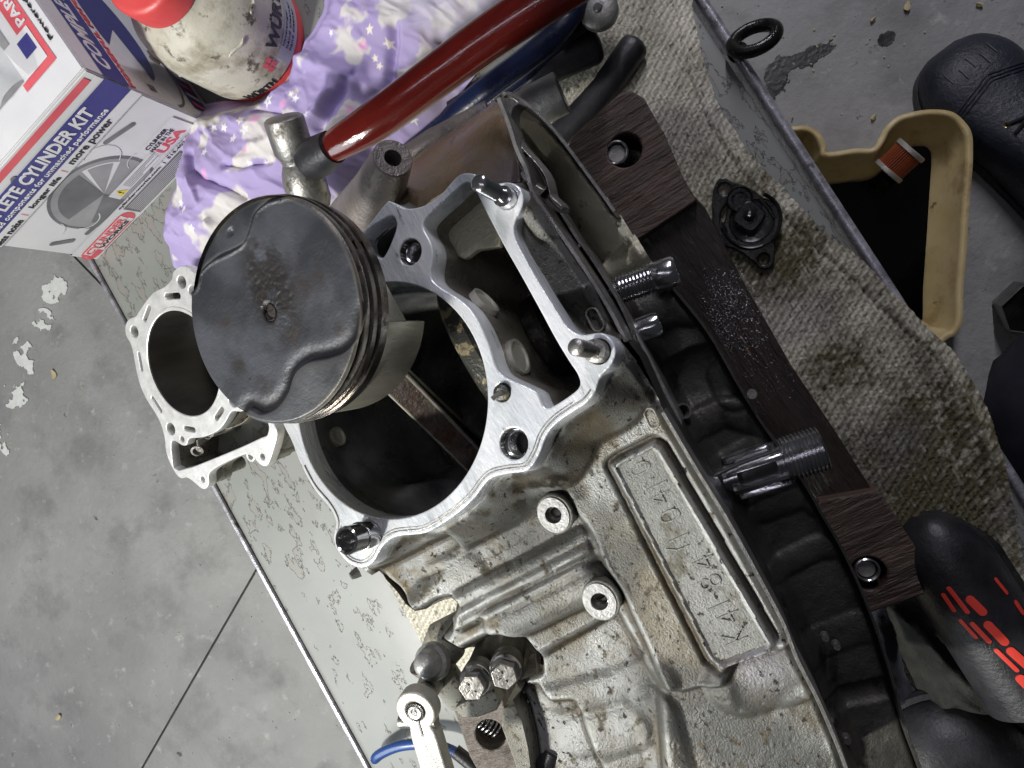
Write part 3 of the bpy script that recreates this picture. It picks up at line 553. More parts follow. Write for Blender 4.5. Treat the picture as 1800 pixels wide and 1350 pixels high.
    for _ in range(1):
        for ax_ in (0, 1): H = (np.roll(H, 2, ax_)+H+np.roll(H, -2, ax_))/3
    # panel: ridge all round, moat outside, sunk face
    PAN = [(1079, 820), (1092, 810), (1148, 782), (1160, 790), (1355, 1128), (1350, 1140), (1268, 1167), (1250, 1158)]
    s = sdpoly(X, Y, P_(PAN, .247)); H = np.where(s < 0, .2475, H); H += +.0017*np.exp(-(s/.0010)**2)-.0022*sm(1-np.abs(s-.0030)/.0026)*(s > 0)
    # lip along the joint with the other half
    s = sdline(X, Y, wp(L1, .250+DZ)); H = H+.0035*sm(1-s/.0032)*(dd > .002)
    # corridor between deck rail and joint: sunk
    place([(918, 345), (930, 330), (960, 378), (1040, 495), (1095, 590), (1075, 592), (1020, 575), (985, 540), (930, 450), (912, 400)], .262, .005, .262)
    s2 = sdline(X, Y, wp([(990, 575), (1060, 555)], .26+DZ)); H = H-.010*np.clip(1-(s2/.014)**2, 0, 1)
    # dark web at (1060,520) and boss swelling at (1030,380)
    cap([(1075, 535), (1055, 515)], .008, .004, .262); cap([(960, 395), (925, 350)], .007, .004, .262)
    # pits, fine casting unevenness
    H += .0007*(fbm(X, Y, 45, 11)-.5)+.0003*(fbm(X, Y, 260, 12)-.5)+DZ
    pit = fbm(X, Y, 520, 13, 2); H -= .0005*sm((pit-.78)/.05)
    edge = sm(-d/.004); H = H-(1-edge)*.006
    pin = sdpoly(X, Y, P_(PAN, .247)) < -.0016
    X2, Y2, kp = snap(X, Y, d, .0007); keep = kp & (dd > -.0035)
    B0 = np.array([.165, .168, .158]); pale = np.array([.30, .308, .298]); brown = np.array([.115, .088, .042]); blk = np.array([.030, .025, .018]); olive = np.array([.155, .143, .095])
    n1 = sm((fbm(X, Y, 24, 201, 4)-.42)/.3)[..., None]; col = B0*(1-n1)+pale*n1
    def mix(c, k): 
        nonlocal col
        k = np.clip(k, 0, 1)[..., None]; col = col*(1-k)+c*k
    def blob(px, py, r): p = W(px, py, .275); return np.exp(-((X-p.x)**2+(Y-p.y)**2)/r**2)
    rag = fbm(X, Y, 120, 203, 4); rag2 = fbm(X, Y, 45, 204, 5)
    plate_ = sm(.5-sdpoly(X, Y, P_([(1010, 905), (1062, 1000), (1090, 1040), (1172, 1216), (1275, 1200), (1283, 1170), (1180, 760), (1150, 660), (1070, 700), (960, 800)]))/.004)
    mix(brown, plate_*.60*sm((rag2-.40)/.18)); mix(olive, sm((Y-W(1060, 690, .28).y)/.02)*.65)
    for px, py, r_, a_ in ((1120, 955, .012, 1.0), (1150, 1000, .010, .8), (700, 1035, .012, .9), (660, 1010, .008, .7), (900, 860, .022, .8), (760, 940, .018, .5), (1070, 930, .006, .5), (1040, 700, .016, .6), (1185, 1215, .012, .8), (1440, 1240, .012, .8), (980, 1130, .010, .5), (840, 1130, .02, .8), (1130, 1130, .014, .6)): mix(brown*.9, a_*blob(px, py, r_)*sm((rag-.33)/.22)*1.3)
    for px, py, r_, a_ in ((985, 845, .006, 1.5), (950, 850, .004, 1.3), (1015, 870, .004, 1.), (1180, 1120, .003, .0), (1118, 1165, .0045, 1.4), (1010, 1137, .002, 1.6), (905, 880, .012, .8), (1240, 1170, .0, 0)): 
        if r_ > 0: mix(blk, a_*blob(px, py, r_)*sm((rag-.42)/.12)*1.4)
    mix(pale*1.1, .8*blob(1112, 905, .007)); mix(np.array([.50, .50, .48]), 1.4*blob(1075, 890, .0022)); mix(np.array([.36, .34, .22]), .7*blob(1095, 925, .008))
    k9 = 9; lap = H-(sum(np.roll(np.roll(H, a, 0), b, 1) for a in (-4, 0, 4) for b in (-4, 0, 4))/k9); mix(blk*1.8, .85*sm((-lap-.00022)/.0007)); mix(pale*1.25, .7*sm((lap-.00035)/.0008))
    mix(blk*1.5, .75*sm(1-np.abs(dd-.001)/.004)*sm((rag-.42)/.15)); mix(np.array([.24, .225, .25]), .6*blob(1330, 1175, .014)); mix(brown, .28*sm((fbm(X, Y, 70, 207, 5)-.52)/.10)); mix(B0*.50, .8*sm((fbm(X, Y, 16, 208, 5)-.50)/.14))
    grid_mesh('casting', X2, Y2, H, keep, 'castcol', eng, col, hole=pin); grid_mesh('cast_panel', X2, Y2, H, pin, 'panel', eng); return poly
OUTP = casting()
def skirt(name, pts, z0, z1, m, parent):
    bm = bmesh.new(); A = [bm.verts.new((p[0], p[1], z1)) for p in pts]; B_ = [bm.verts.new((p[0], p[1], z0)) for p in pts]
    for i in range(len(pts)-1): bm.faces.new((A[i], A[i+1], B_[i+1], B_[i]))
    return link(name, from_bm(bm), m, parent)
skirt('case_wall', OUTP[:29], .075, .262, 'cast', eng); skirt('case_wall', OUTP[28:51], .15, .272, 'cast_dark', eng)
# ---- bosses with machined faces
def boss(px, py, face_px, r, z, name='mount_boss'):
    c = W(px, py, z); bx = W(face_px[0], face_px[1], z)
    h = plate(name, [circ(0, 0, r, 44, r*1.13), circ(0, 0, r*.47, 28)], .0115, .0009, 'cast', eng, Matrix.Translation(c))
    f = plate('machined_face', [circ(0, 0, r*.86, 40, r*1.02), circ(0, 0, r*.46, 28)], .0008, .0002, 'bossface', eng, Matrix.Translation((c.x-.0006, c.y, z+.0006)))
    lathe('bolt_hole', [(r*.46, -.0003), (r*.46, -.003)]+[(r*(.36 if k % 2 else .33), -.003-k*.0005) for k in range(12)]+[(0, -.010)], 'steel_dirty', eng, Matrix.Translation(c), 26)
boss(975, 904, (968, 905), .0085, .2780); boss(1056, 1056, (1050, 1056), .0088, .2765)
# ---- letters cast on the panel (raised strokes)
def letters():
    a = W(1325, 1120, .2477+DZ); b = W(1150, 800, .2477+DZ); d = (b-a).normalized(); up = Vector((-d.y, d.x, 0)); up = up if up.x < 0 else -up
    mwf = lambda p: Matrix(((d.x, up.x, 0, p.x), (d.y, up.y, 0, p.y), (0, 0, 1, p.z), (0, 0, 0, 1)))
    for ch, px, py in (('K', 1290, 1118), ('4', 1280, 1086), ('1', 1258, 1057), ('8', 1248, 1024), ('4', 1237, 989), ('Y', 1193, 966), ('1', 1188, 938), ('0', 1177, 907), ('4', 1160, 876), ('1', 1150, 846), ('0', 1125, 824)):
        p = W(px, py, .2477+DZ); text('cast_letter', ch, -.0028, .0028 if ch != '1' else -.0018, -.0050, .0050, 'panel', eng, mwf(p), z=.0003, thick=.001, bold=-.018)
letters()
# ---- right half of the case: lower, oily, shade put into its dark colour, with ribs running out to the side
def right_half():
    zc = .205
    poly = wp([(x-14, y+4) for x, y in L1], .222)+wp(L2[::-1], .20)
    X, Y = grid(-.16, .24, -.34, .26, .0011); d = sdpoly(X, Y, poly); l1 = sdline(X, Y, wp(L1, .24)); l2 = sdline(X, Y, wp(L2, .20))
    H = np.full(X.shape, .196)
    def cap(a, r, h, pw=.5, z=.20):
        nonlocal H
        s = sdline(X, Y, wp(a, z)); H = H+h*np.clip(1-(s/r)**2, 0, 1)**pw
    H += .012*sm(1-l1/.012)
    H += .010*sm(1-l2/.010)*(Y > .03)
    # open bowl at the top with its sloping olive wall
    bowl = wp([(900, 195), (945, 212), (992, 262), (1040, 325), (1082, 385), (1100, 425), (1040, 470), (985, 390), (948, 330), (938, 280)], .215)
    s = sdpoly(X, Y, bowl); H = np.where(s < 0, .190+.026*sm(1-l2/.030), H)
    # ribs
    cap([(1075, 470), (1140, 440)], .006, .006); cap([(1120, 560), (1180, 535), (1215, 535)], .012, .005); cap([(1170, 690), (1230, 660), (1275, 650)], .016, -.006)
    cap([(1200, 760), (1270, 722), (1340, 742)], .0085, .004); cap([(1250, 835), (1330, 790), (1370, 795)], .008, .002); cap([(1340, 900), (1420, 870), (1440, 890)], .007, .002)
    cap([(1370, 1000), (1440, 965), (1478, 962)], .007, .0025); cap([(1400, 1150), (1500, 1110), (1540, 1105)], .009, .002); cap([(1440, 1240), (1560, 1215)], .006, -.003)
    cap([(1320, 700), (1322, 702)], .004, .004); cap([(1290, 690), (1275, 660)], .01, .003)
    H += .0010*(fbm(X, Y, 50, 41)-.5)*2+.0004*(fbm(X, Y, 300, 42)-.5)
    H -= (1-sm(-d/.003))*.004
    olive = (Y > W(1150, 490, .2).y)
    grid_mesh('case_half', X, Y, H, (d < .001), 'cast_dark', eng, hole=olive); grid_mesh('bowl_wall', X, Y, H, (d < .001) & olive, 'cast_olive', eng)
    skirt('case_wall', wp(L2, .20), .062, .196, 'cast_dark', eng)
    # thin machined joint edges standing between the halves
    def rail(pts, z0, z1, wd, m, name='joint_edge'):
        pp = [Vector((q[0], q[1], 0)) for q in spline([tuple(W(x, y, z1)[:2]) for x, y in pts], 5, False)]; bm = bmesh.new(); rows = []
        for i, p in enumerate(pp):
            t = (pp[min(i+1, len(pp)-1)]-pp[max(i-1, 0)]).normalized(); nn = Vector((-t.y, t.x, 0))*wd/2
            rows.append([bm.verts.new((p+nn*a)+Vector((0, 0, z))) for a, z in ((-1, z0), (-1, z1-.0004), (-.7, z1), (.7, z1), (1, z1-.0004), (1, z0))])
        for i in range(len(rows)-1):
            for k in range(5): bm.faces.new((rows[i][k], rows[i][k+1], rows[i+1][k+1], rows[i+1][k]))
        bm.faces.new(rows[0]); bm.faces.new(rows[-1][::-1]); link(name, from_bm(bm), m, eng)
    rail(L1[:10], .262, .284, .0022, 'steel_dirty')
    rail([(938, 335), (948, 322), (975, 355), (1010, 412), (1050, 470), (1085, 520), (1120, 590), (1146, 640), (1175, 700), (1195, 740), (1190, 752), (1160, 700)], .205, .232, .0020, 'steel_dirty')
    rail([(1015, 440), (1018, 432), (1026, 434), (1060, 485), (1090, 535), (1112, 585), (1118, 610)], .20, .238, .0018, 'steel_dirty')
    rail(L1[12:], .262, .281, .0018, 'steel_worn')
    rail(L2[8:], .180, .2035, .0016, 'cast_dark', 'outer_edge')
    rail([(884, 168), (898, 165), (935, 190), (968, 222), (1000, 262), (1050, 330), (1080, 372)], .185, .226, .0020, 'steel_dirty', 'outer_edge')
    # oval eyelets on the joint flange
    fr = Frame(W(930, 290, .275), (-.2, 0, 1))
    o1 = [fr.uv(x, y) for x, y in [(893, 180), (902, 176), (915, 200), (935, 250), (965, 300), (984, 335), (992, 358), (985, 372), (965, 362), (945, 335), (930, 305), (915, 265), (900, 215)]]
    h1 = [fr.uv(x, y) for x, y in [(908, 262), (915, 258), (930, 285), (945, 315), (962, 330), (975, 330), (970, 310), (950, 280), (925, 262)]]
    e1 = [fr.uv(x, y) for x, y in [(905, 268), (922, 268), (945, 298), (958, 322), (955, 332), (935, 318), (918, 295)]]
    e2 = [fr.uv(x, y) for x, y in [(914, 303), (922, 300), (932, 316), (936, 328), (929, 326), (918, 314)]]
    plate('joint_flange', [[tuple(q) for q in spline([fr.uv(x, y) for x, y in [(880, 178), (900, 172), (912, 182), (903, 190), (899, 205), (903, 235), (918, 258), (940, 282), (958, 306), (966, 330), (970, 345), (988, 362), (984, 374), (966, 364), (948, 345), (938, 338), (925, 315), (912, 290), (900, 255), (886, 205)]], 4)],
        [tuple(q) for q in spline(e1, 4)], [tuple(q) for q in spline(e2, 4)]], .010, .0005, 'steel_dirty', eng, fr.M())
    for (a, b, r, z) in (((1042, 552), (1052, 572), .0022, .284), ((1143, 726), (1150, 742), .0020, .2745), ((1168, 733), (1172, 742), .002, .236)):
        f2 = Frame(W(*a, z), (-.1, 0, 1)); plate('slotted_eyelet', [stadium(f2.uv(*a), f2.uv(*b), r*1.45), stadium(f2.uv(*a), f2.uv(*b), r)], .008, .0005, 'cast', eng, f2.M(h=.002))
right_half()
# ---- shafts sticking out to the side (all square to the joint)
def shaft(name, a, b, za, zb, prof, m, seg=40, sharp=40):
    A = W(*a, za); Bq = W(*b, zb); L_ = (Bq-A).length; return lathe(name, [(r, t*L_) for r, t in prof], m, eng, along(A, Bq), seg, sharp=sharp)
thr = lambda t0, t1, r, n, dr: [(r-(dr if k % 2 else 0), t0+(t1-t0)*k/(2*n)) for k in range(2*n+1)]
shaft('shift_shaft', (1062, 520), (1190, 474), .223, .223, [(.0042, 0), (.0042, .12), (.0062, .13), (.0062, .2), (.0055, .21)]+thr(.22, .66, .0078, 9, .0011)+[(.0072, .67), (.0075, .68), (.0080, .70), (.0080, .94), (.0076, .97), (.0068, 1.0), (.0050, 1.0), (.0048, .9), (0, .9)], 'steel')
shaft('output_pin', (1098, 592), (1160, 567), .222, .222, [(.0062, 0), (.0066, .05), (.0066, .88), (.0058, 1.0), (.0034, 1.0), (.0032, .8), (0, .8)], 'steel')
shaft('crank_stub', (1215, 862), (1448, 786), .196, .196, [(.0086, 0), (.0086, .36), (.0100, .38), (.0104, .40), (.0104, .62), (.0116, .64)]+thr(.65, .985, .0124, 12, .0010)+[(.0105, 1.0), (.0085, 1.0), (.0082, .93), (0, .93)], 'steel')
for k in range(7):
    a = k*2*math.pi/7+.3; A = W(1215, 862, .196); Bq = W(1448, 786, .196); mw = along(A, Bq); L_ = (Bq-A).length
    box('spline_tooth', .0042, .0030, L_*.40, 'steel', eng, mw@Matrix.Rotation(a, 4, 'Z')@Matrix.Translation((.0112, 0, L_*.50)), bev=.0005)
shaft('selector_shaft', (1240, 900), (1380, 850), .182, .182, [(.0105, 0), (.0105, .5), (.0090, .55), (.0090, .95), (.0080, 1), (0, 1)], 'blacksteel')
tube('rod_rail', [W(1222, 852, .213), W(1300, 815, .213), W(1370, 790, .213)], [.0009, .0012, .0008], 'steel', eng, 8)
tube('gasket_wire', [W(1135, 612, .215), W(1150, 650, .212), W(1170, 700, .210), (W(1180, 740, .21)), W(1172, 728, .212)], .0009, 'steel_dirty', eng, 6)
lathe('dark_dowel', [(.0034, 0), (.0034, .006), (.0044, .006), (.0044, -.004)], 'steel_dirty', eng, Matrix.Translation(W(1193, 726, .205))@Matrix.Rotation(.6, 4, 'Y'), 24)
lathe('dark_dowel', [(0, 0), (.0025, 0), (.0025, -.004)], 'steel_worn', eng, Matrix.Translation(W(1322, 693, .212)), 20)
for px, py, z in ((1322, 990, .208), (1357, 1060, .207), (1375, 1075, .208), (1450, 1120, .208), (1470, 1135, .206), (1488, 1300, .208)):
    lathe('small_screw', [(0, .002), (.0018, .002), (.0022, .001), (.0022, -.003)], 'steel_dirty', eng, Matrix.Translation(W(px, py, z)), 10)
# tube boss behind the piston and parts at the back of the case
A = W(640, 395, .19); Bq = W(656, 303, .262)
lathe('pivot_boss', [(0, .0), (.0230, 0), (.0150, .55*(Bq-A).length), (.0105, (Bq-A).length), (.0098, (Bq-A).length+.0006), (.0046, (Bq-A).length+.0006), (.0044, (Bq-A).length-.012), (0, (Bq-A).length-.012)], 'cast_violet', eng, Matrix.Translation(A)@((Bq-A)*.6+Vector((.02, .0, .012))).normalized().to_track_quat('Z', 'Y').to_matrix().to_4x4(), 36)
def back_wall():
    rows = [[(690, 360, .232), (700, 315, .215), (712, 292, .19), (720, 285, .15)], [(745, 372, .240), (740, 330, .232), (735, 292, .205), (730, 275, .15)], [(790, 345, .242), (785, 300, .232), (770, 262, .205), (760, 250, .15)], [(830, 310, .245), (835, 268, .238), (815, 232, .22), (805, 222, .15)], [(880, 325, .250), (882, 262, .246), (862, 200, .235), (850, 192, .15)], [(915, 325, .252), (908, 270, .25), (884, 196, .245), (868, 175, .15)]]
    n = 6; bm = bmesh.new(); V = []
    R_ = [spline([tuple(W(x, y, z)) for x, y, z in r], 7, False) for r in rows]; cols = list(zip(*R_)); G = [spline(c, 8, False) for c in cols]
    V = [[bm.verts.new(p) for p in g] for g in G]
    for i in range(len(V)-1):
        for j in range(len(V[0])-1): bm.faces.new((V[i][j], V[i][j+1], V[i+1][j+1], V[i+1][j]))
    o = link('back_wall', from_bm(bm), 'goldplate', eng); md = o.modifiers.new('s', 'SOLIDIFY'); md.thickness = .003
back_wall()
tube('water_pipe', [W(700, 285, .14), W(760, 245, .15), W(860, 195, .15)], .007, 'cast_violet', eng, 20)
# ---- lower left: two hex-headed guides, clutch lever and its boss
def hexbolt(hx, hy, bx, by, zh, zb, rs, rh):
    A = W(bx, by, zb); Bq = W(hx, hy, zh); mw = along(A, Bq); L_ = (Bq-A).length
    sh = lathe('guide_tube', [(rs*1.15, 0), (rs*1.1, L_*.55), (rs*.95, L_*.62), (rs*1.15, L_*.66), (rs*1.2, L_*.78), (rs*1.05, L_*.80), (0, L_*.8)], 'steel_worn', eng, mw, 32)
    lathe('collar', [(0, -.0015), (rh*1.16, -.0015), (rh*1.2, 0), (rh*1.1, .0012), (0, .0012)], 'steel', eng, mw@Matrix.Translation((0, 0, L_*.86)), 36)
    hp = [(rh*math.cos(a), rh*math.sin(a)) for a in [math.pi/3*k+.3 for k in range(6)]]
    h = plate('hex_head', [hp], .0052, .0005, 'steel_dirty', eng, mw@Matrix.Translation((0, 0, L_)))
    for k in range(3): box('head_mark', .0013, .0004, .0004, 'blacksteel', eng, mw@Matrix.Rotation(k*1.7+.4, 4, 'Z')@Matrix.Translation((.0024, 0, L_+.0002)))
hexbolt(829, 1210, 866, 1125, .268, .205, .0068, .0070); hexbolt(886, 1190, 905, 1115, .270, .220, .0072, .0070)
tube('bracket_arm', [W(765, 1160, .21), W(785, 1125, .222), W(812, 1105, .225), W(840, 1120, .21)], [.011, .013, .012, .008], 'cast', eng, 20, .7)
tube('bracket_arm', [W(752, 1160, .225), W(790, 1200, .215), W(805, 1235, .205)], [.013, .010, .008], 'cast', eng, 20, .7)
lathe('acorn_nut', [(0, .0095), (.0035, .0088), (.0066, .0058), (.0080, 0), (.0100, -.001), (.0105, -.005)], 'bossface', eng, Matrix.Translation(W(755, 1165, .247))@Matrix.Rotation(-.25, 4, 'X'), 32)
def lever():
    f = Frame(W(730, 1253, .272), (-.10, -.12, .98)); c = f.uv(730, 1251); t1 = f.uv(775, 1400)
    cv = np.array(c); d = np.array(t1)-cv; d /= np.linalg.norm(d); n = np.array([-d[1], d[0]])
    pts = []
    for a in np.linspace(math.radians(35), math.radians(325), 24): pts.append(tuple(cv+d*.0112*math.cos(a)+n*.0112*math.sin(a)))
    pts += [tuple(cv+d*.014-n*.0074), tuple(cv+d*.060-n*.0080), tuple(cv+d*.060+n*.0080), tuple(cv+d*.014+n*.0078)]
    plate('clutch_lever', [pts, circ(c[0], c[1], .0050, 36)], .0085, .0012, 'paleal', eng, f.M())
    lathe('splined_tip', [(0, .0004), (.0014, .0004), (.0018, .0010), (.0036, .0012)]+[(.0042, .0004)]+[(.0049, .0004), (.0049, -.010)], 'steel_dirty', eng, f.M(*c), 40)
    for k in range(26):
        a = 2*math.pi*k/26; box('spline_tooth', .0009, .0005, .001, 'blacksteel', eng, f.M(c[0]+.0046*math.cos(a), c[1]+.0046*math.sin(a), .0006, a))
    lathe('tip_socket', [(0, .0013), (.0012, .0013)], 'bore', eng, f.M(*c), 16)
    box('clamp_slot', .0095, .0011, .0006, 'bore', eng, f.M(*(cv+d*.0095), .0002, math.atan2(d[1], d[0])))
    A = f.pt(*c, -.006); Bq = W(760, 1195, .222)
    tube('lever_shaft', [A, A+(Bq-A)*.4, Bq], [.0075, .0065, .0075], 'steel_dirty', eng, 28)
    tube('clamp_screw', [f.pt(*(cv+d*.008-n*.013), -.004), f.pt(*(cv+d*.008+n*.008), -.004)], .0036, 'steel_dirty', eng, 14)
lever()
lathe('case_bolt', [(0, .002), (.0022, .002), (.003, 0), (.0036, -.003)], 'steel_worn', eng, Matrix.Translation(W(622, 1010, .245))@Matrix.Rotation(-.8, 4, 'Y'), 6)
def low_block():
    lo = wp([(800, 1243), (822, 1232), (868, 1212), (880, 1235), (872, 1250), (838, 1262), (806, 1262)], .235); plate('cast_lug', [lo], .03, .0012, 'cast', eng, Matrix.Translation((0, 0, .235)))
    lo = wp([(885, 1245), (905, 1240), (915, 1262), (945, 1290), (960, 1340), (975, 1400), (925, 1400), (900, 1330), (880, 1275)], .215); plate('cast_lug', [lo], .05, .0012, 'cast', eng, Matrix.Translation((0, 0, .215)))
low_block()
bt = thing('rubber_tipped_cable', 'pair of black rubber cable ends poking in at the bottom of the case', 'cable', W(965, 1345, .235))
tube('cable_end', [W(935, 1375, .245), W(958, 1345, .25), W(970, 1322, .25)], [.0055, .0055, .0035], 'blackrubber', bt, 18); tube('cable_end', [W(960, 1385, .24), W(978, 1352, .244), W(985, 1342, .243)], [.005, .005, .003], 'blackrubber', bt, 18)
# ================================================================== PISTON on its connecting rod
PF = Frame((-.14533, .10160, .33530), (-.17526, .07802, .98143))
pis = thing('piston', 'big carbon blackened piston tilted on its rod over the cylinder mouth', 'piston', (-.145, .102, .29))
def piston():
    R_ = .048; na, nr = 220, 110
    c1 = [PF.uv(x, y) for x, y in [(520, 335), (497, 346), (470, 355), (448, 375), (440, 400), (428, 428), (400, 445), (378, 455), (356, 475), (347, 505), (320, 500), (330, 330)]]
    c2 = [PF.uv(x, y) for x, y in [(650, 560), (634, 592), (612, 618), (580, 630), (548, 636), (524, 656), (512, 690), (492, 716), (465, 727), (440, 722), (440, 800), (700, 760)]]
    A, Rr = np.meshgrid(np.linspace(0, 2*np.pi, na, endpoint=False), np.linspace(0, 1, nr)**.8*R_)
    X = Rr*np.cos(A); Y = Rr*np.sin(A); Z_ = np.zeros(X.shape)
    s1 = sdpoly(X, Y, [tuple(q) for q in spline(c1, 4)]); s2 = sdpoly(X, Y, [tuple(q) for q in spline(c2, 4)])
    Z_ += .0010-.0028*sm(.5-s1/.0016)+.0016*sm(.5-s2/.0012)-.0010*np.exp(-((s2-.0030)/.0030)**2)+.0006*np.exp(-((s1-.0012)/.0008)**2)
    u = PF.uv(476, 549); r0 = np.hypot(X-u[0], (Y-u[1])*.85); Z_ -= .0022*sm(1.6-r0/.0029)
    u2 = PF.uv(399, 407); Z_ -= .0014*sm(1.8-np.hypot(X-u2[0], Y-u2[1])/.0012)
    Z_ += .00016*(fbm(X, Y, 250, 61)-.5)+.0003*(fbm(X, Y, 60, 62)-.5); ua = PF.uv(478, 500); rr = np.hypot(X-ua[0], (Y-ua[1])*.6)/.012; Z_ += .0006*(fbm(X, Y, 700, 63)-.5)*sm(1.5-rr)
    Z_ -= .0012*sm((Rr-R_+.0012)/.0012)
    V = np.stack([X, Y, Z_], -1).reshape(-1, 3); idx = np.arange(na*nr).reshape(nr, na); f = []
    for i in range(nr-1):
        for k in range(na): k2 = (k+1) % na; f.append((idx[i, k], idx[i, k2], idx[i+1, k2], idx[i+1, k]) if i else (idx[0, 0], idx[1, k2], idx[1, k]))
    me = bpy.data.meshes.new('crown'); me.from_pydata(V.tolist(), [], [t[::-1] if len(t) == 3 else t for t in f]); me.validate()
    base_ = np.array([.034, .037, .044]); lt = np.array([.075, .080, .092]); n1 = sm((fbm(X, Y, 45, 301, 4)-.35)/.35)[..., None]; col = base_*(1-n1)+lt*n1
    def mix(c, k):
        nonlocal col
        k = np.clip(k, 0, 1)[..., None]; col = col*(1-k)+np.array(c)*k
    rg = fbm(X, Y, 160, 302, 4); mix([.11, .11, .11], .6*sm(.5-s2/.002)*rg*1.4); mix([.010, .010, .012], .9*np.exp(-((s2-.0024)/.0026)**2)); mix([.16, .155, .15], .5*np.exp(-((s2+.0006)/.0006)**2)); mix([.018, .018, .020], .7*np.exp(-((s1-.0006)/.0014)**2)); mix([.20, .205, .215], .5*np.exp(-((s1+.0016)/.0008)**2))  # shade bands and bright edge lines of the relief painted into the crown
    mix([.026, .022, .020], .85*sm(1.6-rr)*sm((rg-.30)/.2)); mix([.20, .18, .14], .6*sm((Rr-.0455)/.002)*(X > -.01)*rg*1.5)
    for px, py, r_ in ((570, 480, .004), (540, 500, .006), (398, 566, .004), (425, 640, .004), (470, 690, .006), (600, 580, .003), (520, 590, .005)):
        uq = PF.uv(px, py); mix([.038, .030, .028], .8*np.exp(-((X-uq[0])**2+(Y-uq[1])**2)/r_**2)*sm((rg-.32)/.2))
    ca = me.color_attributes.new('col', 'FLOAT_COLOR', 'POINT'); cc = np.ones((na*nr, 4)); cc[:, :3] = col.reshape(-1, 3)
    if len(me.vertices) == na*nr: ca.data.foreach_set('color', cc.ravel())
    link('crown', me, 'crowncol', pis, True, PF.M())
    # brown carbon patches, thin crusts
    def crust(px, py, a, b, rot, seed):
        u = PF.uv(px, py); X, Y = grid(u[0]-a*1.2, u[0]+a*1.2, u[1]-b*1.2, u[1]+b*1.2, .0004); dx = (X-u[0])*math.cos(rot)+(Y-u[1])*math.sin(rot); dy = -(X-u[0])*math.sin(rot)+(Y-u[1])*math.cos(rot)
        k = 1-np.hypot(dx/a, dy/b); n = fbm(X, Y, 380, seed)
        bpy_o = grid_mesh('carbon_crust', X, Y, .0011+.0003*n+.0001, (k > 0) & (n+k*.5 > .60), 'crownspot', pis); bpy_o.matrix_parent_inverse = PM[pis.name].inverted(); bpy_o.matrix_world = PF.M(); return bpy_o
    for a in ((568, 479, .0036, .0028, .2, 71), (400, 565, .0030, .0026, 0, 72)): 
        o = crust(*a)
    lathe('carbon_spot', [(0, -.0006), (.0030, -.0006), (.0034, .0009), (.0037, .0002)], 'crownspot', pis, PF.M(*PF.uv(476, 549)), 28)
    # lands and rings
    prof = [(R_-.0004, -.0002), (R_, -.0008), (R_, -.0046), (.0465, -.0047), (.0465, -.0062), (R_, -.0063), (R_, -.0100), (.0465, -.0101), (.0465, -.0118), (R_, -.0119), (R_, -.0170), (.0472, -.0175), (.044, -.020), (.040, -.022)]
    lathe('ring_land', prof, 'ring', pis, PF.M(), 120)
    for z in (-.00475, -.01015): lathe('piston_ring', [(.0466, z), (.0486, z), (.0489, z-.0007), (.0486, z-.0014), (.0466, z-.0014)], 'ring', pis, PF.M(), 120, .04, 2*math.pi-.04)
    base = math.atan2(-1, 0.05)
    for b in (base, base+math.pi):
        hw = .85 if b == base else .5
        lathe('skirt', [(.0462, -.016), (.0472, -.020), (.0474, -.043), (.0470, -.0455), (.0440, -.0455), (.0438, -.018)], 'skirt', pis, PF.M(), 36, b-hw, b+hw)
    lathe('underside', [(0, -.012), (.041, -.012), (.043, -.018)], 'skirt', pis, PF.M(), 48)
    for s in (-1, 1):
        box('pin_boss', .006, .060, .030, 'skirt', pis, PF.M(s*.026, 0, -.031), bev=.002)
        lathe('pin_bore', [(.010, 0), (.0125, 0), (.0125, .001), (.0105, .001), (.0105, -.006)], 'steel_dirty', pis, PF.M(s*.029, 0, -.031)@Matrix.Rotation(s*math.pi/2, 4, 'Y'), 32)
    tube('wrist_pin', [PF.pt(-.032, 0, -.031), PF.pt(.032, 0, -.031)], .0102, 'steel', pis, 32)
    # connecting rod, an I section that widens towards the crank
    a = PF.pt(.0, -.004, -.036); b = W(862, 826, .178); z = (b-a).normalized(); x = (Vector((1, .25, 0))-z*z.dot(Vector((1, .25, 0)))).normalized(); y = z.cross(x); L_ = (b-a).length
    def sect(t): return a+z*L_*t
    wid = lambda t: .0052+.0135*max(t-.15, 0)**1.5
    bm = bmesh.new(); rows = []; n = 14
    for i in range(n+1):
        t = i/n; wv = wid(t); h = .0065; fl = .0028; rec = .0040
        sec = [(-wv, -h), (-wv+fl, -h), (-wv+fl+.001, -h+rec), (wv-fl-.001, -h+rec), (wv-fl, -h), (wv, -h), (wv, h), (wv-fl, h), (wv-fl-.001, h-rec), (-wv+fl+.001, h-rec), (-wv+fl, h), (-wv, h)]
        rows.append([bm.verts.new(sect(t)+y*p+x*q) for p, q in sec])
    for i in range(n):
        for k in range(12): bm.faces.new((rows[i][k], rows[i][(k+1) % 12], rows[i+1][(k+1) % 12], rows[i+1][k]))
    bm.faces.new(rows[0][::-1]); bm.faces.new(rows[-1])
    link('connecting_rod', from_bm(bm, sharp=25), 'rod', pis)
    for s in (-1, 1):
        for q in (-1, 1): tube('rod_edge', [sect(t)+y*s*(wid(t)-.0012)+x*q*.0064 for t in [i/10 for i in range(11)]], .0013, 'paleal', pis, 8)
    mw = Matrix.Translation(b); rot = Matrix((x, y, z)).transposed().to_4x4()
    lathe('big_end', [(.019, -.0075), (.027, -.0075), (.0275, -.006), (.0275, .006), (.027, .0075), (.019, .0075)], 'cast_dark', pis, Matrix.Translation(b+z*.016)@x.to_track_quat('Z', 'Y').to_matrix().to_4x4(), 48)
piston()
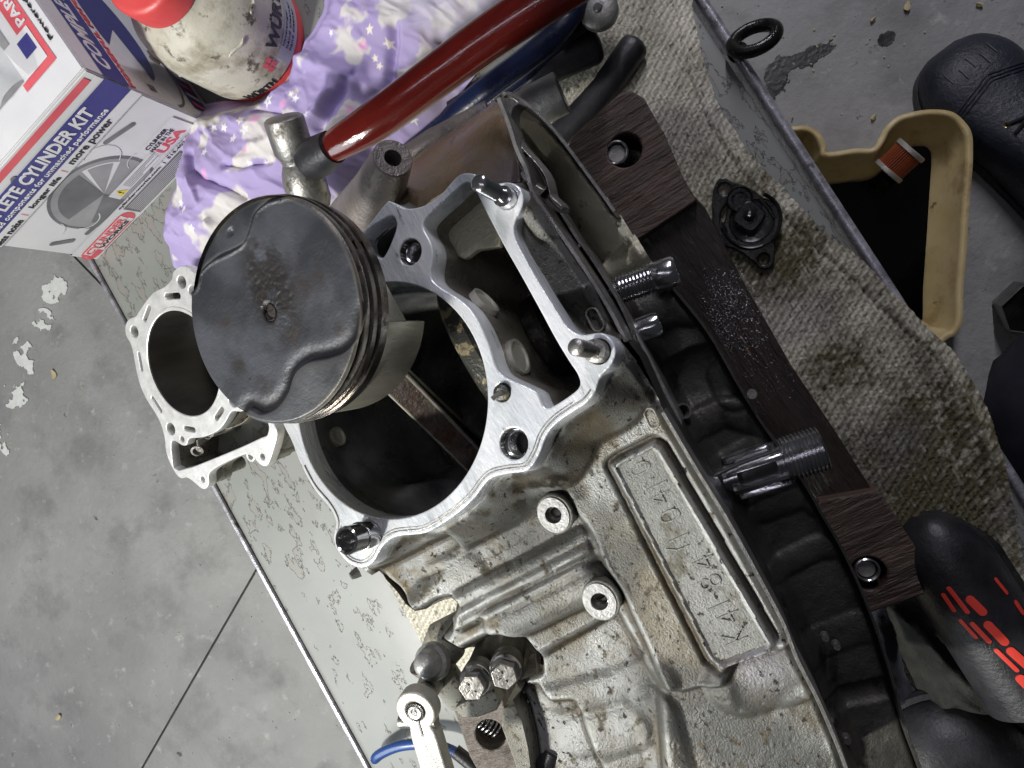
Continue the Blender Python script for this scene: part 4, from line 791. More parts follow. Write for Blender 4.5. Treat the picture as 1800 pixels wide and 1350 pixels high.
# ================================================================== CYLINDER BARREL on the bench
def barrel():
    BF = Frame((-.39131, .21130, .07184), (-.27591, -.00214, .96118))
    t = thing('cylinder_barrel', 'removed aluminium cylinder barrel overhanging the left bench edge', 'cylinder barrel', (-.39, .21, 0.0))
    U = lambda pts: [BF.uv(x, y) for x, y in pts]
    out = [(316, 468), (304, 478), (301, 491), (289, 504), (271, 513), (258, 527), (244, 547), (238, 556), (226, 561), (220, 573), (221, 589), (229, 604), (234, 622), (237, 640), (244, 671), (256, 700), (278, 736), (288, 765), (291, 791), (298, 813), (309, 833), (318, 841), (329, 840), (342, 849), (354, 859), (362, 859), (367, 850), (368, 832), (391, 816), (427, 800), (442, 802), (456, 816), (466, 820), (473, 813), (484, 780), (487, 760), (480, 745), (464, 733), (456, 700), (456, 660), (450, 600), (430, 540), (400, 500), (360, 482), (340, 478), (329, 469)]
    cav = [(301, 778), (307, 775), (320, 783), (328, 782), (333, 771), (356, 769), (382, 758), (396, 742), (407, 724), (422, 724), (433, 722), (442, 733), (464, 738), (472, 749), (469, 765), (458, 770), (400, 796), (314, 827), (302, 800)]
    outer = [tuple(q) for q in spline(U(out), 4)]; cv = [tuple(q) for q in spline(U(cav), 3)]
    bore = circ(0, 0, .0475, 90); hs = []
    for x, y, r in ((319, 496, .0055), (236, 583, .0055), (300, 754, .0058), (320, 772, .0028), (356, 843, .0028), (461, 803, .0028), (339, 513, .0055), (410, 705, .0055)):
        u = BF.uv(x, y); hs.append(circ(*u, r, 24))
    sl = [stadium(BF.uv(*a), BF.uv(*b), r) for a, b, r in (((262, 541), (254, 562), .0022), ((293, 521), (313, 520), .0028), ((244, 622), (249, 650), .0018), ((268, 700), (282, 722), .0020), ((326, 753), (340, 756), .0024), ((380, 735), (390, 720), .0024), ((441, 690), (446, 670), .0022))]
    plate('gasket_face', [outer, bore, cv]+hs+sl, .009, .0008, 'barrelface', t, BF.M())
    plate('barrel_body', [outer, circ(0, 0, .0478, 90), cv]+hs[:4]+sl, .020, .002, 'cast', t, BF.M(h=-.0088), grow=-.0015)
    # lower body narrower, stands on the bench
    plate('barrel_body', [circ(0, 0, .057, 80), circ(0, 0, .0482, 80)], .045, .002, 'cast', t, BF.M(h=-.0285))
    plate('tunnel_box', [cv and [(x*1.0, y*1.0) for x, y in outer_box(cv, .004)], cv], .045, .001, 'cast', t, BF.M(h=-.0285))
    lathe('bore_sleeve', [(.0475, -.0002), (.0468, -.0010), (.0468, -.0735)], 'sleeve', t, BF.M(), 90)
    lathe('bore_rim', [(.0505, .0002), (.0500, .0007), (.0480, .0007), (.0472, .0001)], 'barrelface', t, BF.M(), 90)
    lathe('tunnel_port', [(.0040, 0), (.0055, 0), (.0058, .0015), (.0040, .0016), (.0036, -.002), (0, -.002)], 'steel_worn', t, Matrix.Translation(BF.pt(*BF.uv(347, 792, -.02), -.02))@Vector((.1, -.55, .8)).to_track_quat('Z', 'Y').to_matrix().to_4x4(), 28)
    for (x, y, h) in ((356, 838, -.009), (466, 800, -.009)): 
        u = BF.uv(x, y); lathe('lug', [(0, 0), (.0062, 0), (.0062, -.035), (0, -.035)], 'cast', t, BF.M(*u, h), 28)
    u = BF.uv(435, 804); plate('lug', [circ(*u, .0052, 28), circ(*u, .0030, 20)], .006, .0005, 'barrelface', t, BF.M(h=-.003))
def outer_box(lp, g):
    c = np.mean(np.array(lp), 0); out = []
    for p in lp: v = np.array(p)-c; out.append(tuple(c+v*(1+g/np.linalg.norm(v))))
    return out
barrel()
# ================================================================== PRINTED CARDBOARD BOX
def carton():
    a = W(169, 453, 0); b = W(392, 225, 0); ux = (b-a).normalized(); wd = (b-a).length; hgt = .1575; dep = .205
    nrm = Vector((ux.y, -ux.x, 0)); back = -nrm
    t = thing('cylinder_kit_box', 'white printed cardboard cylinder kit box with a clear film window in its lid', 'cardboard box', a)
    FM = Matrix(((ux.x, 0, nrm.x, a.x), (ux.y, 0, nrm.y, a.y), (0, 1, 0, 0), (0, 0, 0, 1)))          # front face: x along, y up, z out
    o2 = b; SM_ = Matrix(((back.x, 0, ux.x, b.x), (back.y, 0, ux.y, b.y), (0, 1, 0, 0), (0, 0, 0, 1)))    # side face: x backwards, y up, z out
    cm = Matrix(((ux.x, back.x, 0, a.x+ux.x*wd/2+back.x*dep/2), (ux.y, back.y, 0, a.y+ux.y*wd/2+back.y*dep/2), (0, 0, 1, hgt/2+.0006), (0, 0, 0, 1)))
    box('carton', wd-.0006, dep-.0006, hgt, 'white', t, cm, bev=.0012)
    fp = link('front_panel', box_mesh(wd-.003, hgt-.003, .0006), 'white', t, mw=FM@Matrix.Translation((wd/2, hgt/2, .0001)))
    def q(name, x0, x1, y0, y1, m, z=.0008, mw=FM, par=fp, sh=0):
        me = bpy.data.meshes.new(name); me.from_pydata([(x0, y0, z), (x1, y0, z), (x1+sh, y1, z), (x0+sh, y1, z)], [], [(0, 1, 2, 3)]); return link(name, me, m, par, mw=mw)
    def ring(name, x, y, ro, ri, m, a0, a1, z, mw=FM, par=fp, sy=1.0, clip=(0, .1045), rx=1.0):
        n = 60; V = []; Fc = []
        for k in range(n+1):
            an = math.radians(a0+(a1-a0)*k/n)
            for r in (ro, ri): V.append((min(max(x+r*rx*math.cos(an), .001), wd-.001), min(max(y+r*sy*math.sin(an), clip[0]), clip[1]), z))
        for k in range(n): Fc.append((2*k, 2*k+1, 2*k+3, 2*k+2))
        me = bpy.data.meshes.new(name); me.from_pydata(V, [], Fc); return link(name, me, m, par, mw=mw)
    q('grey_background', .0015, wd-.0015, .031, .1065, 'offwhite'); q('grey_background', .0015, wd-.0015, .1065, .1475, 'offwhite')
    # printed picture of a piston crown
    ring('printed_disc', .085, .056, .049, .0, 'greyprint', 0, 360, .0011, clip=(.031, .1030)); ring('printed_disc', .085, .056, .046, .0, 'midprint', 0, 360, .0013, clip=(.031, .1030)); ring('printed_disc', .085, .056, .042, 0, 'offwhite', 18, 64, .0014, clip=(.031, .103)); ring('printed_disc', .085, .056, .0405, 0, 'midprint', 26, 58, .0015, clip=(.031, .103))
    ring('printed_shade', .085, .056, .040, 0, 'greyprint', 70, 165, .0015, clip=(.031, .103)); ring('printed_shade', .085, .056, .040, 0, 'greyprint', 200, 268, .0015, clip=(.031, .103))
    ring('printed_arc', .122, .087, .0165, .0155, 'white', -75, 120, .0017); ring('printed_arc', .050, .050, .0130, .0118, 'white', 185, 330, .0017, clip=(.031, .104)); ring('printed_arc', .028, .072, .012, .0112, 'white', 250, 350, .0017); ring('printed_arc', .132, .052, .012, .0112, 'white', 60, 160, .0017)
    for x0, y0, x1, y1 in ((.140, .096, .165, .088), (.012, .060, .020, .044), (.033, .036, .052, .034), (.070, .134, .079, .141), (.012, .137, .02, .141)):
        me = bpy.data.meshes.new('printed_slot'); pts = stadium((x0, y0), (x1, y1), .0026); me.from_pydata([(p[0], p[1], .0014) for p in pts], [], [list(range(len(pts)))]); link('printed_slot', me, 'greyprint', fp, mw=FM)
    q('red_stripe', 0, wd-.007, .1475, .1545, 'redprint', .0010); q('navy_band', 0, wd, .1145, .1405, 'navy', .0016); q('white_strip', 0, wd, .1030, .1142, 'white', .0016)
    text('title_lettering', 'COMPLETE CYLINDER KIT', .004, .166, .1255, .1378, 'white', fp, FM, .0021, shear=.15, bold=.03)
    text('tagline', 'matched components for unmatched performance', .002, .171, .1158, .1222, 'white', fp, FM, .0021, bold=.012)
    text('tagline', 'less noise', .002, .036, .1045, .1112, 'blackprint', fp, FM, .0021, bold=.01); text('tagline', 'longer life', .052, .092, .1045, .1112, 'blackprint', fp, FM, .0021, bold=.01); text('tagline', 'more power', .1085, .163, .1040, .1112, 'blackprint', fp, FM, .0021, bold=.01)
    for x in (.0425, .099): q('red_divider', x, x+.0007, .105, .112, 'redprint', .0021)
    q('fold_line', 0, wd, .1024, .1028, 'greyprint', .0021)
    q('usa_label', .143, .188, .0345, .0615, 'white', .0021, sh=-.001)
    text('label_lettering', 'CYLINDER', .146, .174, .0545, .0590, 'blackprint', fp, FM, .0025, bold=.02); text('label_lettering', 'MADE IN THE', .146, .176, .0485, .0530, 'blackprint', fp, FM, .0025); text('label_lettering', 'USA', .148, .180, .0370, .0475, 'redprint', fp, FM, .0025, bold=.03)
    q('warning_sticker', .0835, .150, .0365, .0505, 'white', .0021)
    me = bpy.data.meshes.new('w'); me.from_pydata([(.087, .0385, .0025), (.0975, .0385, .0025), (.092, .0485, .0025)], [], [(0, 1, 2)]); link('warning_triangle', me, 'yellow', fp, mw=FM)
    text('warning_mark', '!', .0915, .0929, .0395, .0460, 'blackprint', fp, FM, .0028)
    for k, x in enumerate((.146, .142, .128, .144, .120)): q('fine_print', .101, x, .0468-k*.0020, .0474-k*.0020, 'greyprint', .0025)
    q('bottom_strip', 0, wd, .0002, .0310, 'white', .0019)
    text('web_address', 'cylinder-works.com  |  515.402.8000', .071, .186, .0258, .0300, 'blackprint', fp, FM, .0023, bold=.01)
    q('dark_text_block', .0735, .158, .0035, .0245, 'greyprint', .0022, sh=-.001)
    for k in range(9): q('fine_print', .076, .155, .0055+k*.0020, .0061+k*.0020, 'offwhite', .0025)
    lg = [tuple(p) for p in stadium((.007, .0125), (.0615, .0125), .0098, 6)]
    me = bpy.data.meshes.new('logo_plate'); me.from_pydata([(p[0], p[1], .0022) for p in lg], [], [list(range(len(lg)))]); link('logo_plate', me, 'redprint', fp, mw=FM)
    q('logo_field', .004, .0630, .0110, .0205, 'white', .0024, sh=.001); q('logo_field', .015, .0640, .0040, .0106, 'white', .0024)
    text('logo_lettering', 'CYLINDER', .0055, .0615, .0118, .0198, 'redprint', fp, FM, .0027, bold=.03); text('logo_lettering', 'WORKS', .0165, .0600, .0062, .0108, 'blackprint', fp, FM, .0027, bold=.04); q('fine_print', .018, .060, .0044, .0053, 'redprint', .0027); q('fine_print', .014, .066, .0012, .0018, 'greyprint', .0027)
    # side face
    sp = link('side_panel', box_mesh(dep-.003, hgt-.003, .0006), 'white', t, mw=SM_@Matrix.Translation((dep/2, hgt/2, .0001)))
    Q = lambda *k, **kw: q(*k, mw=SM_, par=sp, **kw)
    Q('navy_band', 0, dep, .1145, .1405, 'navy', .0010); text('title_lettering', 'COMPLETE', .012, .105, .1240, .1380, 'white', sp, SM_, .0014, shear=.15, bold=.03); text('tagline', 'POWERFUL PERFORMANCE', .002, .150, .1075, .1125, 'redprint', sp, SM_, .0014, bold=.02)
    ring('printed_disc', .082, .079, .047, 0, 'navy', 200, 340+140, .0010, SM_, sp, sy=.55, clip=(.031, .104), rx=1.25); ring('printed_arc', .060, .060, .058, .055, 'greyprint', 185, 290, .0012, SM_, sp, sy=.5, clip=(.031, .1))
    Q('printed_shade', .010, .017, .078, .085, 'greyprint', .0012)
    Q('patterned_stripe', .012, .200, .010, .030, 'navy', .0010)
    for k in range(16): Q('red_bar', .014+k*.0115, .0185+k*.0115, .012, .028, 'white' if k % 2 else 'redprint', .0013, sh=.003)
    # lid with window
    TM = Matrix(((ux.x, back.x, 0, a.x), (ux.y, back.y, 0, a.y), (0, 0, 1, hgt+.0007), (0, 0, 0, 1)))
    tp = link('lid', box_mesh(wd-.002, dep-.002, .0006), 'white', t, mw=TM@Matrix.Translation((wd/2, dep/2, .0004)))
    T = lambda *k, **kw: q(*k, mw=TM, par=tp, **kw)
    T('red_label', wd-.030, wd-.0135, .028, .140, 'redprint', .0012); T('red_label', wd-.05, wd-.0135, .022, .0285, 'redprint', .0013); T('white_field', wd-.0465, wd-.0185, .0285, .060, 'white', .0016); T('navy_field', wd-.034, wd-.0215, .040, .055, 'navy', .0019)
    RT = TM@Matrix.Translation((wd-.0165, .063, 0))@Matrix.Rotation(math.pi/2, 4, 'Z'); text('label_lettering', 'PARPORTS', 0, .070, .0, .0085, 'white', tp, RT, .0018, bold=.02)
    RT = TM@Matrix.Translation((wd-.0050, .036, 0))@Matrix.Rotation(math.pi/2, 4, 'Z'); text('label_lettering', 'Powered by', .0, .055, .0, .0042, 'blackprint', tp, RT, .0018)
    T('window_opening', .004, wd-.040, .030, dep-.01, 'midprint', .0014); T('window_opening', .004, wd-.060, .050, dep-.03, 'offwhite', .0018)
    me = bpy.data.meshes.new('film'); X, Y = np.meshgrid(np.linspace(-.03, wd-.036, 46), np.linspace(.022, dep-.005, 40)); Zf = .004+.014*fbm(X, Y, 22, 91)+.005*np.abs(np.sin(X*90+Y*60))
    f = grid_mesh('film_window', X, Y, Zf, np.ones(X.shape, bool), 'film', t); f.matrix_parent_inverse = PM[t.name].inverted(); f.matrix_world = TM
carton()
# ================================================================== GRIMY JUG
def jug():
    c = W(443, 74, 0); t = thing('hand_cleaner_jug', 'grimy white plastic jug with red base and red cap behind the starry cloth', 'jug', c); mw = Matrix.Translation(c)
    R_ = .0575
    lathe('body', [(.0545, .012), (R_, .016), (R_, .066), (.0560, .080), (.051, .094), (.0430, .105), (.0345, .112), (.0325, .116)], 'jug', t, mw, 72)
    lathe('red_base', [(0, .0005), (.053, .0005), (.0560, .002), (.0565, .010), (.0550, .013), (.053, .0132)], 'redplastic', t, mw, 64)
    lathe('red_cap', [(.0325, .114), (.0340, .116), (.0340, .136), (.0325, .139), (.029, .141), (0, .142)], 'redplastic', t, mw, 64)
    ang = lambda px, py, z: math.atan2(W(px, py, z).y-c.y, W(px, py, z).x-c.x)
    def wrap(a0): 
        def f(co):
            o = co.copy(); th = a0+co[:, 0]/R_; r = R_+co[:, 2]; o[:, 0] = r*np.cos(th); o[:, 1] = r*np.sin(th); o[:, 2] = co[:, 1]; return o
        return f
    a_logo = ang(440, 78, .035); a_w = ang(460, 48, .045)
    def band(name, th0, th1, z0, z1, m, dr=.0005):
        n = 40; V = []; Fc = []
        for k in range(n+1):
            th = th0+(th1-th0)*k/n
            for z in (z0, z1): V.append(((R_+dr)*math.cos(th), (R_+dr)*math.sin(th), z))
        for k in range(n): Fc.append((2*k, 2*k+2, 2*k+3, 2*k+1))
        me = bpy.data.meshes.new(name); me.from_pydata(V, [], Fc); return link(name, me, m, t, mw=mw)
    band('grey_label', a_logo+.10, a_logo+1.9, .0165, .036, 'juggrey')
    for k, x in enumerate((.040, .050, .046)): text('label_lettering', 'Handreiniger' if k == 0 else 'hand cleaner', .010, x, .031-k*.005, .034-k*.005, 'blackprint', t, mw, .0008, wrap=wrap(a_logo+.12))
    # red block mark: two chevron bars
    z0 = .030
    for dx in (0, .0052):
        for (x0, x1, y0, y1) in ((0, .0046, 0, .0068), (0, .0046, .0078, .0142)):
            band('logo_block', a_logo-.14+(dx+x0)/R_, a_logo-.14+(dx+x1)/R_, z0+y0+dx*.25, z0+y1+dx*.25, 'redprint', .0007)
    text('maker_lettering', 'WÜRTH', .0, .060, .040, .057, 'blackprint', t, mw, .0008, bold=.03, wrap=wrap(a_logo+.14))
    text('maker_lettering', 'WÜRTH', -.034, .0, .0165, .0255, 'blackprint', t, mw, .0008, bold=.03, wrap=wrap(a_logo-.22))
    for px, py, z, l in ((300, 95, .06, .012), (330, 75, .066, .016), (362, 66, .062, .014), (320, 30, .082, .012), (350, 20, .08, .020), (400, 10, .08, .014), (290, 70, .078, .012)):
        th = ang(px, py, z); rr = R_-.0003; pts = [(c.x+rr*math.cos(th+k*l/R_/6-.1), c.y+rr*math.sin(th+k*l/R_/6-.1), z+.0018*math.sin(k*1.05)) for k in range(7)]
        tube('moulded_rib', pts, [.0003, .0012, .0014, .0014, .0014, .0012, .0003], 'jug', t, 8)
jug()
# ================================================================== PURPLE STAR CLOTH
def cloth():
    out = [(304, 470), (296, 430), (291, 385), (300, 345), (313, 318), (307, 290), (316, 262), (325, 225), (340, 190), (370, 180), (405, 172), (445, 166), (482, 142), (512, 108), (532, 72), (560, 20), (600, -40), (900, -70), (960, -40), (905, 50), (830, 130), (790, 200), (755, 262), (700, 310), (650, 360), (560, 420), (440, 500), (345, 485), (325, 462)]
    zc = .010; poly = [tuple(q) for q in spline(wp(out, zc), 5)]; xs = [p[0] for p in poly]; ys = [p[1] for p in poly]
    X, Y = grid(min(xs)-.005, max(xs)+.005, min(ys)-.005, max(ys)+.005, .00085); d = sdpoly(X, Y, poly)+(vnoise(X, Y, 60, 3)-.5)*.005
    di = np.clip(-d, 0, 1); H = .004+.026*sm(di/.03)+.020*sm(di/.10)
    wx = X+.02*(fbm(X, Y, 22, 51)-.5); wy = Y+.02*(fbm(X, Y, 22, 52)-.5)
    amp = .35+.65*sm(di/.04)
    H += amp*(.010*(1-np.abs(2*fbm(wx*.8+wy*.6, wy*.35-wx*.3, 13, 53, 2)-1)*2)+.0055*(1-np.abs(2*fbm(wx+wy*.4, wy*.5, 30, 54, 4)-1)*2))
    for pts, wd_, h in (([(322, 268), (330, 300), (355, 315), (400, 330), (428, 345)], .004, -.008), ([(330, 310), (350, 350), (372, 395)], .003, .006), ([(345, 335), (366, 385)], .003, -.006), ([(400, 292), (430, 296), (480, 285)], .003, -.006), ([(440, 190), (490, 198)], .003, -.005), ([(563, 225), (590, 180), (613, 130)], .004, -.008), ([(672, 165), (680, 100), (690, 45)], .004, -.009), ([(580, 160), (560, 200), (540, 230)], .004, .006), ([(450, 260), (520, 245), (560, 270)], .005, .006), ([(500, 90), (560, 110), (640, 150)], .006, .007), ([(760, 60), (770, 110), (740, 140)], .004, -.008)):
        s = sdline(X, Y, wp(pts, .05)); H += h*np.exp(-(s/wd_)**2)
    H = np.maximum(H, .004+.0015*fbm(X, Y, 80, 55))
    pur = np.array([.35, .285, .52]); pur2 = np.array([.45, .385, .62]); cr = np.array([.68, .66, .60]); wh = np.array([.58, .56, .61])
    n = fbm(X, Y, 26, 56, 4)[..., None]; col = pur*(1-n)+pur2*n
    k = (sm((fbm(X+.013, Y*1.2, 38, 57, 4)-.56)/.09)*.85)[..., None]; col = col*(1-k)+cr*k
    wz = sm((X-W(760, 100, .05).x+.35*(Y-W(760, 100, .05).y))/.03)[..., None]; col = col*(1-wz*.7)+wh*wz*.7
    def pw(px, py): return W(px, py, .058)
    for px, py, r in ((623, 68, .0045), (487, 177, .004), (437, 203, .005), (605, 187, .004), (345, 300, .004), (430, 262, .003)):
        p = pw(px, py); g = (np.exp(-(np.hypot(X-p.x, Y-p.y)/r)**4)*.75)[..., None]; col = col*(1-g)+np.array([.80, .38, .62])*g
    def star(px, py, r, c, ring=False):
        nonlocal col
        p = pw(px, py); th = rng.random()*6.28; pts = [(p.x+(r if k % 2 == 0 else r*.45)*math.cos(th+k*math.pi/5), p.y+(r if k % 2 == 0 else r*.45)*math.sin(th+k*math.pi/5)) for k in range(10)]
        s = sdpoly(X, Y, pts); g = sm(.5-s/.0005)[..., None]; col = col*(1-g)+np.array(c)*g
        if ring: g = sm(.5-(s+.0014)/.0005)[..., None]; col = col*(1-g)+np.array([.45, .48, .62])*g
    W_ = (.84, .84, .86); C_ = (.82, .77, .66)
    for x, y, r, c in ((359, 218, .0044, W_), (379, 217, .0046, W_), (413, 207, .0046, C_), (423, 225, .005, W_), (399, 239, .0046, W_), (300, 353, .0044, W_), (311, 365, .0042, W_), (508, 167, .0042, W_), (499, 157, .0036, C_), (539, 202, .0036, W_), (637, 40, .0050, C_), (644, 90, .0036, C_), (652, 104, .0036, C_), (629, 180, .0046, W_), (647, 168, .0046, W_), (662, 272, .0044, W_), (668, 63, .0044, C_), (768, 180, .005, C_), (435, 286, .003, W_), (460, 284, .003, W_), (345, 262, .004, W_), (560, 40, .003, W_), (700, 190, .004, W_), (590, 250, .004, C_), (330, 400, .004, W_)): star(x, y, r, c)
    star(453, 168, .0066, W_, True)
    dirt = sm((fbm(X, Y, 30, 58, 5)-.52)/.2)*sm((X-W(600, 0, .05).x)/.05+.3); dirt = (.55*np.clip(dirt, 0, 1))[..., None]; col = col*(1-dirt)+np.array([.35, .31, .26])*dirt
    X, Y, kp = snap(X, Y, d, .00085); o = grid_mesh('star_print_cloth', X, Y, H, kp, 'starcloth', None, col)
    tag(o, 'crumpled purple cotton rag printed with white stars under the hammer', 'cloth'); return X, Y, H
cloth()
# ================================================================== HAMMER
def hammer():
    t = thing('hammer', 'ball-peen hammer with red varnished wooden handle lying on the starry cloth', 'hammer', W(520, 270, .06))
    A = W(497, 205, .108); Bq = W(545, 350, .075); L_ = (Bq-A).length; mw = along(A, Bq)
    lathe('head', [(0, 0), (.0130, 0), (.0152, .0015), (.0156, .004), (.0156, .026), (.0130, .031), (.0122, .035), (.0150, .041), (.0172, .050), (.0172, .066), (.0140, .074), (.0130, .080), (.0140, .088), (.010, .097), (0, .100)], 'steel_dirty', t, mw, 44)
    H0 = W(545, 285, .100); H1 = W(585, 258, .112); H2 = W(675, 202, .116); H3 = W(850, 72, .120); H4 = W(1040, -55, .125)
    tube('eye_collar', [H0, H0+(H1-H0)*.4, H1], [.0145, .0152, .0125], 'blackrubber', t, 28)
    tube('handle', spline([tuple(v) for v in (H0+(H1-H0)*.5, H1+(H2-H1)*.1, H2, H3, H4)], 8, False), list(np.interp(np.linspace(0, 1, 33), [0, .2, .45, .75, 1], [.0108, .0115, .0146, .0154, .0160])), 'redhandle', t, 36, .8)
hammer()
# ================================================================== TOOLS behind the engine
def tools():
    t = thing('blue_pliers', 'long pliers with blue dipped handles between the red hammer handle and the towel', 'pliers', W(1000, 30, .03))
    tube('handle', spline([tuple(W(x, y, z)) for x, y, z in ((700, 282, .03), (770, 226, .045), (850, 160, .055), (930, 100, .06), (990, 45, .06), (1020, -20, .055))], 6, False), [.008]*8+[.0095]*23, 'blue', t, 24, .75)
    tube('handle', spline([tuple(W(x, y, z)) for x, y, z in ((800, 222, .02), (870, 170, .03), (950, 110, .032), (1000, 60, .035), (1030, 10, .035))], 6, False), .006, 'blue', t, 24, .8)
    tube('jaw', [W(1000, 60, .04), W(1040, 20, .042), W(1070, -30, .04)], [.007, .012, .012], 'blacksteel', t, 24, .6)
    c = W(1052, 16, .055); lathe('pivot_washer', [(.0030, .003), (.0070, .003), (.0135, .0012), (.0145, 0), (.0145, -.006)], 'steel_worn', t, Matrix.Translation(c), 36); lathe('pivot', [(0, .0045), (.0028, .0045), (.0036, .003)], 'steel', t, Matrix.Translation(c), 24)
    g = thing('black_grip_handle', 'thick black rubber grip with a rounded end lying nearest the red hammer handle', 'tool handle', W(950, 110, .03), 'black rubber tool grips behind the engine')
    tube('grip', spline([tuple(W(x, y, z)) for x, y, z in ((800, 205, .018), (860, 168, .020), (930, 128, .021), (1000, 95, .022), (1035, 80, .020), (1052, 72, .018))], 6, False), [.014]*12+[.0165]*12+[.0165, .0165, .016, .015, .013, .010, .005], 'blackrubber', g, 28, .85)
    g = thing('black_grip_handle', 'slimmer black rubber grip pointing to the bare towel above the wooden block', 'tool handle', W(1080, 120, .03), 'black rubber tool grips behind the engine')
    tube('grip', spline([tuple(W(x, y, z)) for x, y, z in ((880, 330, .015), (960, 258, .015), (1020, 200, .015), (1070, 145, .015), (1105, 95, .015), (1122, 72, .013))], 6, False), [.011]*18+[.0120]*6+[.012, .012, .012, .0115, .010, .0075, .003], 'blackrubber', g, 28, .85)
    s = thing('steel_socket', 'dull grey steel socket lying across the black grips behind the engine', 'socket', W(950, 180, .05))
    A = W(872, 222, .075); Bq = W(988, 162, .075); L_ = (Bq-A).length
    lathe('barrel', [(0, 0), (.0140, 0), (.0150, .002), (.0150, L_*.5), (.0156, L_*.52), (.0156, L_-.001), (.0148, L_), (.0120, L_), (.0118, L_-.012), (0, L_-.012)], 'steel_worn', s, along(A, Bq), 40)
tools()
# ================================================================== OIL PUMP COVER on the towel
def pump():
    z = .012; f = Frame(W(1315, 390, z), (-.03, .02, 1)); U = lambda q: [f.uv(x, y) for x, y in q]
    t = thing('oil_pump_cover', 'oily black cast pump cover with two bolt holes lying on the stained towel', 'pump cover', W(1315, 390, .006))
    out = [(1272, 312), (1285, 317), (1307, 325), (1325, 335), (1342, 347), (1355, 352), (1367, 364), (1372, 380), (1370, 397), (1363, 418), (1362, 440), (1361, 460), (1350, 472), (1337, 472), (1327, 462), (1308, 448), (1290, 438), (1272, 432), (1262, 421), (1255, 397), (1252, 373), (1252, 347), (1256, 327), (1263, 315)]
    h = [circ(*f.uv(1273, 332), .0047, 28), circ(*f.uv(1342, 455), .0043, 28), [tuple(q) for q in spline(U([(1268, 372), (1278, 358), (1276, 378), (1272, 395), (1278, 408), (1270, 405), (1266, 390)]), 4)]]
    plate('cover_plate', [[tuple(q) for q in spline(U(out), 5)]]+h, .0045, .0010, 'blacksteel', t, f.M())
    c = f.uv(1321, 388); lathe('rim_wall', [(.0200, 0), (.0205, .0035), (.0215, .0040), (.0224, .0035), (.0228, 0)], 'blacksteel', t, f.M(*c), 64, math.radians(150), math.radians(395)); lathe('inner_disc', [(0, .0012), (.0150, .0012), (.0165, .0020), (.0170, .0005)], 'blacksteel', t, f.M(*c), 48)
    c = f.uv(1300, 352); lathe('round_boss', [(0, .0035), (.0050, .0035), (.0055, .0045), (.0083, .0045), (.0092, .0055), (.0098, .0050), (.0100, 0)], 'blacksteel', t, f.M(*c), 44)
    c = f.uv(1317, 382); plate('square_boss', [[tuple(q) for q in spline([(c[0]+.0105*math.cos(a)*(1.12 if k % 2 else .95), c[1]+.0105*math.sin(a)*(1.12 if k % 2 else .95)) for k, a in enumerate([.4+math.pi/4*i for i in range(8)])], 4)]], .005, .0010, 'blacksteel', t, f.M(h=.0060)); lathe('centre_pin', [(0, .0095), (.0016, .0090), (.0040, .0080), (.0046, .0072), (.0060, .0070), (.0062, .005)], 'blacksteel', t, f.M(*c), 32); lathe('centre_pin', [(0, .0105), (.0012, .0102), (.0014, .009)], 'steel', t, f.M(*c), 12)
    tube('web_rib', [f.pt(*f.uv(1335, 350), .002), f.pt(*f.uv(1350, 368), .003), f.pt(*f.uv(1360, 384), .002)], .0012, 'blacksteel', t, 10)
pump()
